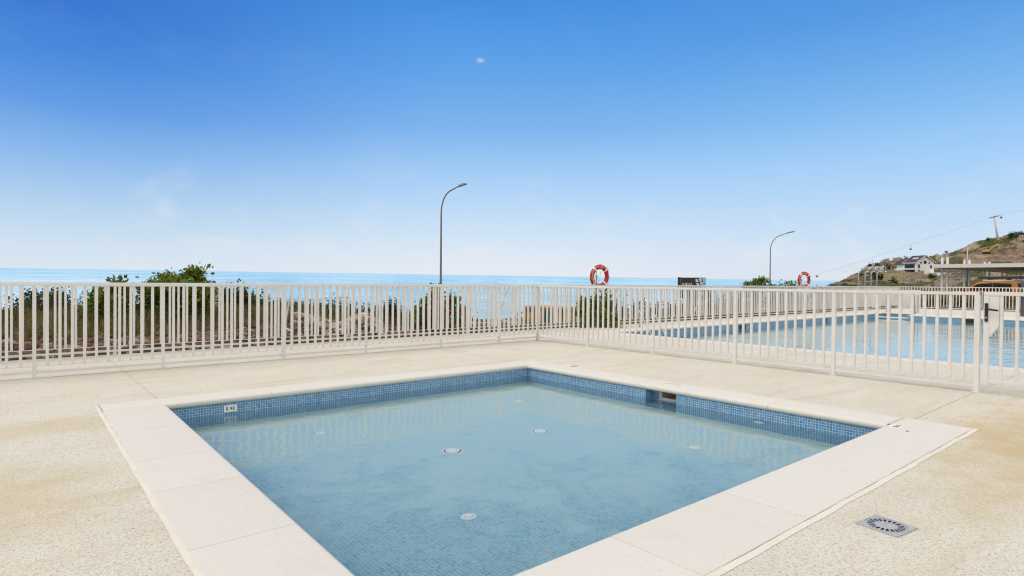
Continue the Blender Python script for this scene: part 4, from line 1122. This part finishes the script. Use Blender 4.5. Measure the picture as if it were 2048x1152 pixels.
# ------------------------------------------------------------------ houses
def house_main():
    D = hill_D(1832, 549)-16; base = at(1832, 549, D)
    vw = Vector((base.x, base.y, 0)).normalized(); rr = Vector((vw.y, -vw.x, 0))
    ng = (-vw*math.cos(R_(38))+rr*math.sin(R_(38)))
    ang = math.atan2(ng.y, ng.x); s = D/F
    L_, Wd, He, Hr = 9.0*s/.27, 10.2*s/.27, 25*s, 37.5*s
    o = empty('house', base, ang, label='white two storey house with a dark slate roof and round gable window on the hill', cat='house')
    # local origin at the corner of gable and front; gable plane x=0, front plane y=0
    m = MB(); g0 = -7
    m.add([(0, 0, g0), (0, Wd, g0), (0, Wd, He), (0, Wd/2, Hr-.3), (0, 0, He), (-L_, 0, g0), (-L_, Wd, g0), (-L_, Wd, He), (-L_, Wd/2, Hr-.3), (-L_, 0, He)],
          [(0, 1, 2, 3, 4), (9, 8, 7, 6, 5), (5, 0, 4, 9), (1, 6, 7, 2)])
    m.build('wall', MT['wallwhite'], o)
    def roofslab(x0, x1, y0, z0, y1, z1, nm='roof'):
        m = MB(); t = .3
        m.hexa([(x0, y0, z0), (x1, y0, z0), (x1, y1, z1), (x0, y1, z1), (x0, y0, z0+t), (x1, y0, z0+t), (x1, y1, z1+t), (x0, y1, z1+t)])
        return m.build(nm, MT['slate'], o)
    sl_ = (Hr-He)/(Wd/2); ov = .7
    rf = roofslab(-L_-.3, .55, -ov, He-ov*sl_+.02, Wd/2, Hr+.02)
    roofslab(-L_-.3, .55, Wd+ov, He-ov*sl_+.02, Wd/2, Hr+.02)
    for x in (-L_*.62, -L_*.38):
        m = MB(); y = Wd*.2; z = He+y*sl_+.36
        m.add([(x, y, z), (x+1.1, y, z), (x+1.1, y+1.1, z+1.1*sl_), (x, y+1.1, z+1.1*sl_)], [(0, 1, 2, 3)]); m.build('skylight', MT['wallwhite'], rf)
    m = MB()
    m.beam((.62, -ov, He-ov*sl_+.1), (.62, Wd/2, Hr+.15), .25, .5); m.beam((.62, Wd+ov, He-ov*sl_+.1), (.62, Wd/2, Hr+.15), .25, .5)
    m.box(-L_-.3, .55, -ov-.15, -ov, He-ov*sl_-.15, He-ov*sl_+.3); m.beam((-L_-.35, -ov, He-ov*sl_+.1), (-L_-.35, Wd/2, Hr+.15), .3, .5)
    m.build('eaves_trim', MT['trim'], o)
    def win(x0, x1, z0, z1, nm='window', m_=MT['glass'], face='front'):
        m = MB()
        if face == 'front': m.box(x0, x1, -.08, .02, z0, z1)
        else: m.box(-.02, .08, x0, x1, z0, z1)
        w_ = m.build(nm, m_, o)
        f = MB()
        if face == 'front':
            for b in ((x0-.12, x0, z0-.12, z1+.12), (x1, x1+.12, z0-.12, z1+.12), (x0, x1, z1, z1+.12), (x0, x1, z0-.12, z0)): f.box(b[0], b[1], -.13, .01, b[2], b[3])
        else:
            for b in ((x0-.12, x0, z0-.12, z1+.12), (x1, x1+.12, z0-.12, z1+.12), (x0, x1, z1, z1+.12), (x0, x1, z0-.12, z0)): f.box(-.01, .13, b[0], b[1], b[2], b[3])
        f.build('window_frame', MT['trim'], w_)
    f2 = He*.62
    win(-L_*.93, -L_*.10, f2-.12*He, f2+.22*He, m_=MT['black']); win(-L_*.93, -L_*.10, He*.04, He*.37, m_=MT['black'])
    win(.9, 1.9, f2-.1*He, f2+.18*He, face='g'); win(.9, 1.9, He*.16, He*.36, face='g')
    win(Wd*.78, Wd*.88, f2-.1*He, f2+.12*He, face='g')
    m = MB(); m.lathe((0, 0, 0), [(.8, 0), (.8, .08), (.001, .09)], 20); m.build('round_window', MT['glass'], o, M=Matrix.Translation((0, Wd/2, Hr-3.1)) @ Matrix.Rotation(R_(90), 4, 'Y'))
    for yy in (Wd*.27, Wd*.73):
        m = MB(); m.lathe((0, 0, 0), [(.42, 0), (.42, .08), (.001, .09)], 14); m.build('vent', MT['slate'], o, M=Matrix.Translation((0, yy, Hr-3.4)) @ Matrix.Rotation(R_(90), 4, 'Y'))
    m = MB(); m.box(-L_*.98, 0, -1.3, 0, He*.40, He*.45); m.box(-L_*.98, 0, -1.35, -1.2, He*.45, He*.50); m.build('balcony', MT['wallwhite'], o)
    # lower wing
    w0, w1 = -L_-6.6*s/.27, -L_; yb_ = 0.6; Hw = He*.96
    m = MB(); m.hexa([(w0, yb_, g0), (w1, yb_, g0), (w1, Wd*.8, g0), (w0, Wd*.8, g0), (w0, yb_, Hw-.2), (w1, yb_, Hw-.2), (w1, Wd*.8, Hw-.2), (w0, Wd*.8, Hw-.2)]); m.build('wing_wall', MT['wallwhite'], o)
    m = MB(); t = .3; zr = Hw+(Wd*.4-yb_)*sl_
    m.hexa([(w0-.5, yb_-.8, Hw-.6), (w1-.36, yb_-.8, Hw-.6), (w1-.36, Wd*.4, zr), (w0-.5, Wd*.4, zr), (w0-.5, yb_-.8, Hw-.6+t), (w1-.36, yb_-.8, Hw-.6+t), (w1-.36, Wd*.4, zr+t), (w0-.5, Wd*.4, zr+t)]); m.build('wing_roof', MT['slate'], o)
    m = MB(); m.box(w0+.4, w1-1.6, yb_-.08, yb_-.01, He*.55, He*.85); m.build('glazed_veranda', mat('pale_glass', (.45, .60, .60), .2), o)
    m = MB(); m.box(w0-.4, w1-.8, yb_-1.2, yb_-.02, He*.30, He*.50); m.build('terrace_parapet', MT['wallwhite'], o)
    m = MB(); m.box(0.002, 5.5, Wd*.8, Wd*1.3, -3, He*.16); m.build('side_terrace', MT['wallwhite'], o)
house_main()
def house_far():
    base = hillpt(1782, 526); D = hill_D(1782, 526); s = D/F
    vw = Vector((base.x, base.y, 0)).normalized(); rr = Vector((vw.y, -vw.x, 0)); ang = math.atan2(rr.y, rr.x)-.25
    o = empty('house', base+vw*4, ang, label='low white house with a brown tiled roof on the skyline', cat='house')
    Lh, Hw = 36*s, 4.5*s
    MB().box(-Lh*.5, Lh*.5, 0, 7, -6, Hw).build('wall', MT['wallwhite'], o)
    m = MB(); t = 7.5*s
    m.add([(-Lh*.54, -.8, Hw-.1), (Lh*.54, -.8, Hw-.1), (Lh*.54, 7.8, Hw-.1), (-Lh*.54, 7.8, Hw-.1), (-Lh*.36, 3.5, Hw+t*.7), (Lh*.40, 3.5, Hw+t)], [(0, 1, 5, 4), (1, 2, 5), (2, 3, 4, 5), (3, 0, 4), (3, 2, 1, 0)])
    rf = m.build('roof', MT['tileroof'], o)
    m = MB(); m.lathe((0, 0, 0), [(1.1, 0), (1.1, 1.0), (.001, 1.01)], 16); m.build('arched_dormer', MT['wallwhite'], rf, M=Matrix.Translation((0, .8, Hw+.6)) @ Matrix.Rotation(R_(90), 4, 'X'))
    MB().box(Lh*.22, Lh*.22+1.4, 2.5, 3.8, Hw+t*.3, Hw+t*1.15).build('chimney', MT['trim'], rf)
    for x in (-.3, -.1, .1, .3): MB().box(Lh*x-.8, Lh*x+.8, -.08, .0, .2, Hw-.5).build('window', MT['glass'], o)
house_far()
def hwall(u0, v0, u1, v1, hpx, mt_, lab, dz=0, th=.8, cat='wall'):
    a = hillpt(u0, v0); b = hillpt(u1, v1); s = hill_D((u0+u1)/2, (v0+v1)/2)/F; h = hpx*s
    d = min(a.length, b.length); D0 = min(hill_D(u0, v0), hill_D(u1, v1)); D0 -= 12; a = at(u0, v0, D0); b = at(u1, v1, D0)
    m = MB(); dr = (b-a); dr.z = 0; L_ = dr.length
    m.add([(0, 0, -4), (L_, 0, b.z-a.z-4), (L_, th, b.z-a.z-4), (0, th, -4), (0, 0, h), (L_, 0, b.z-a.z+h), (L_, th, b.z-a.z+h), (0, th, h)], [(3, 2, 1, 0), (4, 5, 6, 7), (0, 1, 5, 4), (1, 2, 6, 5), (2, 3, 7, 6), (3, 0, 4, 7)])
    o = m.build('retaining_wall', mt_); o.location = a; o.rotation_euler = (0, 0, math.atan2(dr.y, dr.x))
    tag(o, lab, cat, 'terrace walls on the hillside')
hwall(1724, 539, 1768, 535, 3.5, MT['concrete'], 'long pale stone terrace wall below the skyline behind the showers', cat='wall')
hwall(1768, 553, 1806, 553, 6, MT['tan'], 'upper tan retaining wall under the white house wing')
hwall(1768, 562, 1804, 562, 5, MT['tan'], 'lower tan retaining wall above the slope scrub')
hwall(1806, 560, 1821, 555, 7, MT['stone'], 'short lower section of brown stone wall stepping up to the white house')
hwall(1821, 555, 1848, 550, 8.5, MT['stone'], 'higher section of brown stone wall under the gable of the white house')

# ------------------------------------------------------------------ excavator
def excavator():
    b = hillpt(1976, 508); D = hill_D(1976, 508); s = D/F
    vw = Vector((b.x, b.y, 0)).normalized(); rr = Vector((vw.y, -vw.x, 0))
    b = b-vw*3; b.z = at(1976, 508, 1).z*0+hillpt(1976, 508).z+.2
    o = empty('excavator', b, math.atan2(rr.y, rr.x), label='yellow tracked excavator with its boom raised on the cut slope', cat='excavator')
    u_ = s  # metres per photo pixel
    for y in (-1.3, .7):
        m = MB(); pts = []
        m.tube([(-8*u_, y+.3, .35), (3.5*u_, y+.3, .35)], .55, 10); m.box(-8*u_, 3.5*u_, y, y+.6, -.15, .85, .1); m.build('track', MT['tyre'], o)
    m = MB(); m.hexa([(-9*u_, -1.3, 1.0), (1.5*u_, -1.3, 1.0), (1.5*u_, 1.3, 1.0), (-9*u_, 1.3, 1.0), (-9.5*u_, -1.3, 2.1), (2*u_, -1.3, 2.3), (2*u_, 1.3, 2.3), (-9.5*u_, 1.3, 2.1)]); m.build('engine_housing', MT['yellow'], o)
    m = MB(); m.box(-1.5*u_, 2.5*u_, .1, 1.3, 2.15, 3.3, .1); cb = m.build('cab', MT['grey'], o)
    m = MB(); m.box(-1.3*u_, 2.3*u_, .02, .095, 2.5, 3.1); m.build('window', MT['glass'], cb)
    m = MB(); m.beam((1*u_, -.3, 1.4), (5.5*u_, -.3, 3.4), .6, .9, (0, 1, 0)); m.beam((5.3*u_, -.3, 3.3), (16*u_, -.3, 5.0), .6, .8, (0, 1, 0)); m.build('boom', MT['yellow'], o)
    m = MB(); m.beam((15.5*u_, -.3, 5.5), (18.8*u_, -.3, 2.2), .45, .6, (0, 1, 0)); m.build('stick', MT['yellow'], o)
    m = MB(); m.add([(18*u_, -.8, 2.3), (20*u_, -.8, 2.1), (19.5*u_, -.8, .9), (17.6*u_, -.8, .7), (18*u_, .3, 2.3), (20*u_, .3, 2.1), (19.5*u_, .3, .9), (17.6*u_, .3, .7)], [(0, 1, 2, 3), (7, 6, 5, 4), (0, 4, 5, 1), (1, 5, 6, 2), (2, 6, 7, 3)]); m.build('bucket', MT['grey'], o)
    m = MB(); m.tube([(2*u_, -.3, 1.8), (7*u_, -.3, 3.4)], .12, 8); m.build('hydraulic_ram', MT['steel'], o)
excavator()

# ------------------------------------------------------------------ cable car
DT = 430.
tb = at(1997, 478, DT); tt = at(1989.5, 434, DT); s = DT/F
vw = Vector((tb.x, tb.y, 0)).normalized(); rr = Vector((vw.y, -vw.x, 0))
ct = empty('cable_car_tower', (tb.x, tb.y, tb.z-3), math.atan2(rr.y, rr.x), label='leaning pale cable car tower with a crossbar on the ridge', cat='tower')
dx = -(1997-1989.5)*s; hh = (tt-tb).z+3
m = MB(); m.tube([(0, 0, 0), (dx, 0, hh)], [2.2*s, 1.2*s], 10); m.build('mast', MT['trim'], ct)
m = MB(); m.beam((dx-7.5*s, 0, hh-1.2*s), (dx+8*s, 0, hh+2.6*s), 1.2, 1.3*s); m.build('crossbar', MT['grey'], ct)
CP = [(1560, 570), (1634, 549), (1700, 529.5), (1750, 513.5), (1820, 490), (1850, 479), (1900, 463), (1950, 446), (1981, 434.5), (2003, 428), (2048, 421), (2120, 410), (2300, 385)]
def cab_pt(u, off=0):
    for (a, va), (b, vb) in zip(CP[:-1], CP[1:]):
        if a <= u <= b: v = va+(vb-va)*(u-a)/(b-a); break
    return at(u, v+off, DT)
m = MB(); m.tube([at(u, v, DT) for u, v in CP], .075, 6, cap=False); o = m.build('cable', MT['cablem']); tag(o, 'thin cable car line climbing across the sky to the tower', 'cable')
for u, lab in ((1634, 'lowest cable car gondola, near the second life ring'), (1821.5, 'cable car gondola hanging above the white house'), (2002.5, 'cable car gondola just past the tower')):
    p = cab_pt(u); k = 1.0; drop = {1634: 1.5, 1821.5: 7, 2002.5: 5}[u]*s
    if u == 1634: drop = 2*s
    o = empty('cable_car_gondola', p, math.atan2(rr.y, rr.x), label=lab, cat='gondola', group='gondolas on the cable car line')
    MB().tube([(0, 0, 0), (0, 0, -drop)], .12, 6).build('hanger', MT['galv'], o)
    m = MB(); w1, w0, hb_ = 1.6*s*.6, 2.1*s, 3.4*s
    m.hexa([(-w0, -.9, -drop-hb_), (w0, -.9, -drop-hb_), (w0, .9, -drop-hb_), (-w0, .9, -drop-hb_), (-w1, -.6, -drop), (w1, -.6, -drop), (w1, .6, -drop), (-w1, .6, -drop)]); c_ = m.build('cabin', MT['grey'], o)
    MB().box(-w0*.75, w0*.75, -.93, -.85, -drop-hb_*.65, -drop-hb_*.25).build('window', MT['glass'], c_)

# ------------------------------------------------------------------ carport, pole
dC = 58.; c0 = at(1867, 529.3, dC); zt_ = c0.z; zb_ = at(1867, 534.8, dC).z
cp = empty('carport', (c0.x, c0.y, 0), label='large flat white carport roof on paired posts', cat='carport')
m = MB(); m.box(0, 35, -34, 0, zb_+.02, zt_, .02); m.build('canopy', MT['paint'], cp)
m = MB(); m.box(-.12, 0, -34, .05, zb_-.05, zt_+.03); m.box(0, 35, 0, .12, zb_-.05, zt_+.03); m.build('fascia', MT['paint'], cp)
zp = at(1881, 515.5, 59.5).z
for k, x in enumerate((1.5, 9.1, 17.3, 25.5, 33.2)):
    for y in (-.32, -.75):
        MB().box(x-.085, x+.085, y-.085, y+.085, -.1, zp).build('post', MT['paint'], cp)
for y in (-8, -16, -24):
    MB().box(.5, 34.5, y-.12, y+.12, zb_-.35, zb_+.015).build('beam', MT['paint'], cp)
p = at(1934, 560, 62); o = empty('light_pole', (p.x, p.y, 0), label='thin grey pole rising behind the carport roof', cat='pole')
MB().tube([(0, 0, -.1), (0, 0, 3.5), (0, 0, at(1934, 494, 62).z)], [.07, .065, .05], 10).build('shaft', MT['galv'], o)
MB().lathe((0, 0, -.08), [(.3, 0), (.3, .1), (.14, .14)], 12).build('pole_base', MT['concrete'], o)
# white parapet beyond the far fence
m = MB(); m.box(38.75, 38.95, 11.0, 13.5, -.2, .98, .01); o = m.build('parapet_wall', MT['wallwhite']); tag(o, 'low white wall behind the far corner of the railing', 'wall')

# ------------------------------------------------------------------ pickup
def pickup():
    # local x forward (nose), y left, z up; nose points along world +Y
    d = 36.5; p = at(2001, 571, d)
    o = empty('pickup_truck', (p.x, p.y, -.30), R_(90+3), label='orange pickup truck with a black roof rack parked beyond the far railing', cat='pickup truck')
    W2 = .92
    def ext(prof, y0, y1, nm, mt_, inset=0, par=None):
        m = MB(); n = len(prof)
        m.add([(x, y0, z) for x, z in prof]+[(x, y1, z) for x, z in prof], [(i, (i+1) % n, n+(i+1) % n, n+i) for i in range(n)]+[tuple(range(n))[::-1], tuple(range(n, 2*n))])
        ob = m.build(nm, mt_, par or o); bmf(ob)
        bv = ob.modifiers.new('b', 'BEVEL'); bv.width = .03; bv.segments = 2; bv.limit_method = 'ANGLE'
        return ob
    body = [(3.05, .45), (3.12, .62), (3.10, .98), (2.95, 1.10), (2.2, 1.20), (1.75, 1.24), (-1.75, 1.24), (-1.85, 1.22), (-2.35, 1.22), (-2.38, .50), (-2.1, .42), (-1.85, .45), (-1.75, .75), (-1.45, .90), (-1.15, .75), (-1.0, .40), (1.35, .40), (1.5, .75), (1.8, .90), (2.15, .75), (2.3, .45)]
    ext(body, -W2, W2, 'body', MT['carpaint'])
    cabp = [(1.78, 1.225), (1.05, 1.72), (.85, 1.80), (.2, 1.845), (-.75, 1.83), (-.88, 1.78), (-.98, 1.225)]
    cb = ext(cabp, -.80, .80, 'cab', MT['carpaint'])
    for sg in (-1, 1):
        w_ = [(1.50, 1.27), (1.0, 1.66), (.27, 1.74), (.27, 1.27)]; w2 = [(.25, 1.27), (.25, 1.74), (-.62, 1.71), (-.62, 1.27)]
        for q in (w_, w2):
            m = MB(); m.add([(x, sg*.806, z) for x, z in q]+[(x, sg*.79, z) for x, z in q], [(0, 1, 2, 3), (3, 2, 1, 0), (0, 1, 5, 4), (1, 2, 6, 5), (2, 3, 7, 6), (3, 0, 4, 7)]); m.build('side_window', MT['glass'], cb)
    m = MB(); m.add([(1.80, -.70, 1.27), (1.80, .70, 1.27), (1.09, .66, 1.73), (1.09, -.66, 1.73)], [(0, 1, 2, 3)]); m.build('windscreen', MT['glass'], cb)
    ext([(-1.02, 1.245), (-1.06, 1.80), (-1.2, 1.84), (-2.2, 1.80), (-2.34, 1.245)], -.80, .80, 'bed_canopy', MT['grey'])
    for sg in (-1, 1):
        m = MB(); m.tube([(.85, sg*.66, 1.82), (.7, sg*.66, 1.90), (-.6, sg*.66, 1.90), (-.75, sg*.66, 1.83)], .022, 8); m.build('roof_rail', MT['chrome'], o)
        m = MB(); m.box(1.55, 1.75, sg*.93-.0, sg*.93+sg*.22, 1.22, 1.42, .03) if sg > 0 else m.box(1.35, 1.5, -1.13, -.93, 1.22, 1.42, .03); m.build('mirror', MT['black'], o)
        m = MB(); m.box(2.92, 3.08, min(sg*.6, sg*.88), max(sg*.6, sg*.88), .92, 1.06, .02); m.build('headlight', MT['chrome'], o)
        m = MB(); m.box(-2.41, -2.36, min(sg*.7, sg*.9), max(sg*.7, sg*.9), .85, 1.18, .01); m.build('tail_light', MT['orange'], o)
    m = MB(); m.hexa([(1.05, -.62, 1.99), (1.05, .62, 1.99), (-2.2, .62, 2.02), (-2.2, -.62, 2.02), (.95, -.60, 2.12), (.95, .60, 2.12), (-2.2, .62, 2.16), (-2.2, -.62, 2.16)]); 
    for x in (.5, -.4, -1.6): m.box(x-.03, x+.03, -.62, .62, 1.90, 2.0)
    rk = m.build('roof_rack', MT['black'], o); bmf(rk)
    for x in (1.82, -1.45):
        for sg in (-1, 1):
            m = MB(); m.lathe((0, 0, 0), [(.20, -.10), (.34, -.12), (.38, -.08), (.38, .08), (.34, .12), (.20, .10)], 28)
            w_ = m.build('wheel', MT['tyre'], o, M=Matrix.Translation((x, sg*.80, .38)) @ Matrix.Rotation(R_(90), 4, 'X'))
            m = MB(); m.lathe((0, 0, 0), [(.21, -.09), (.16, -.05), (.05, -.07), (.001, -.07)], 20); m.lathe((0, 0, 0), [(.21, .09), (.16, .05), (.05, .07), (.001, .07)], 20); m.build('rim', MT['galv'], w_, M=Matrix.Translation((x, sg*.80, .38)) @ Matrix.Rotation(R_(90), 4, 'X'))
    m = MB(); m.box(3.08, 3.15, -.5, .5, .55, .98, .01); m.build('grille', MT['black'], o)
pickup()

# fallen leaves in and beside the pool
for (u, v, z, lab) in ((647, 820, ZF+.004, 'yellow fallen leaf in the water below the back wall'), (630, 866, ZW+.003, 'brown leaf floating by the floor inlet'), (1815, 862, CT+.003, 'tiny brown leaf on the stone rim beside the depth figures')):
    d = RM @ _cr(u, v); t_ = (ZW+.003-HC if z < 0 else z-HC)/d[2]; p = CAMP+d*t_
    m = MB(); m.add([(-.022, 0, 0), (-.005, -.010, .003), (.022, 0, .001), (-.005, .010, .003)], [(0, 1, 2, 3)]); m.add([(-.022, 0, -.0015), (-.005, -.010, .0015), (.022, 0, -.0005), (-.005, .010, .0015)], [(3, 2, 1, 0)])
    o = m.build('fallen_leaf', MT['dirty_leaf']); o.location = (p[0], p[1], ZW+.003 if z < 0 else z); o.rotation_euler = (0, 0, u % 3); tag(o, lab, 'leaf', 'fallen leaves at the paddling pool')
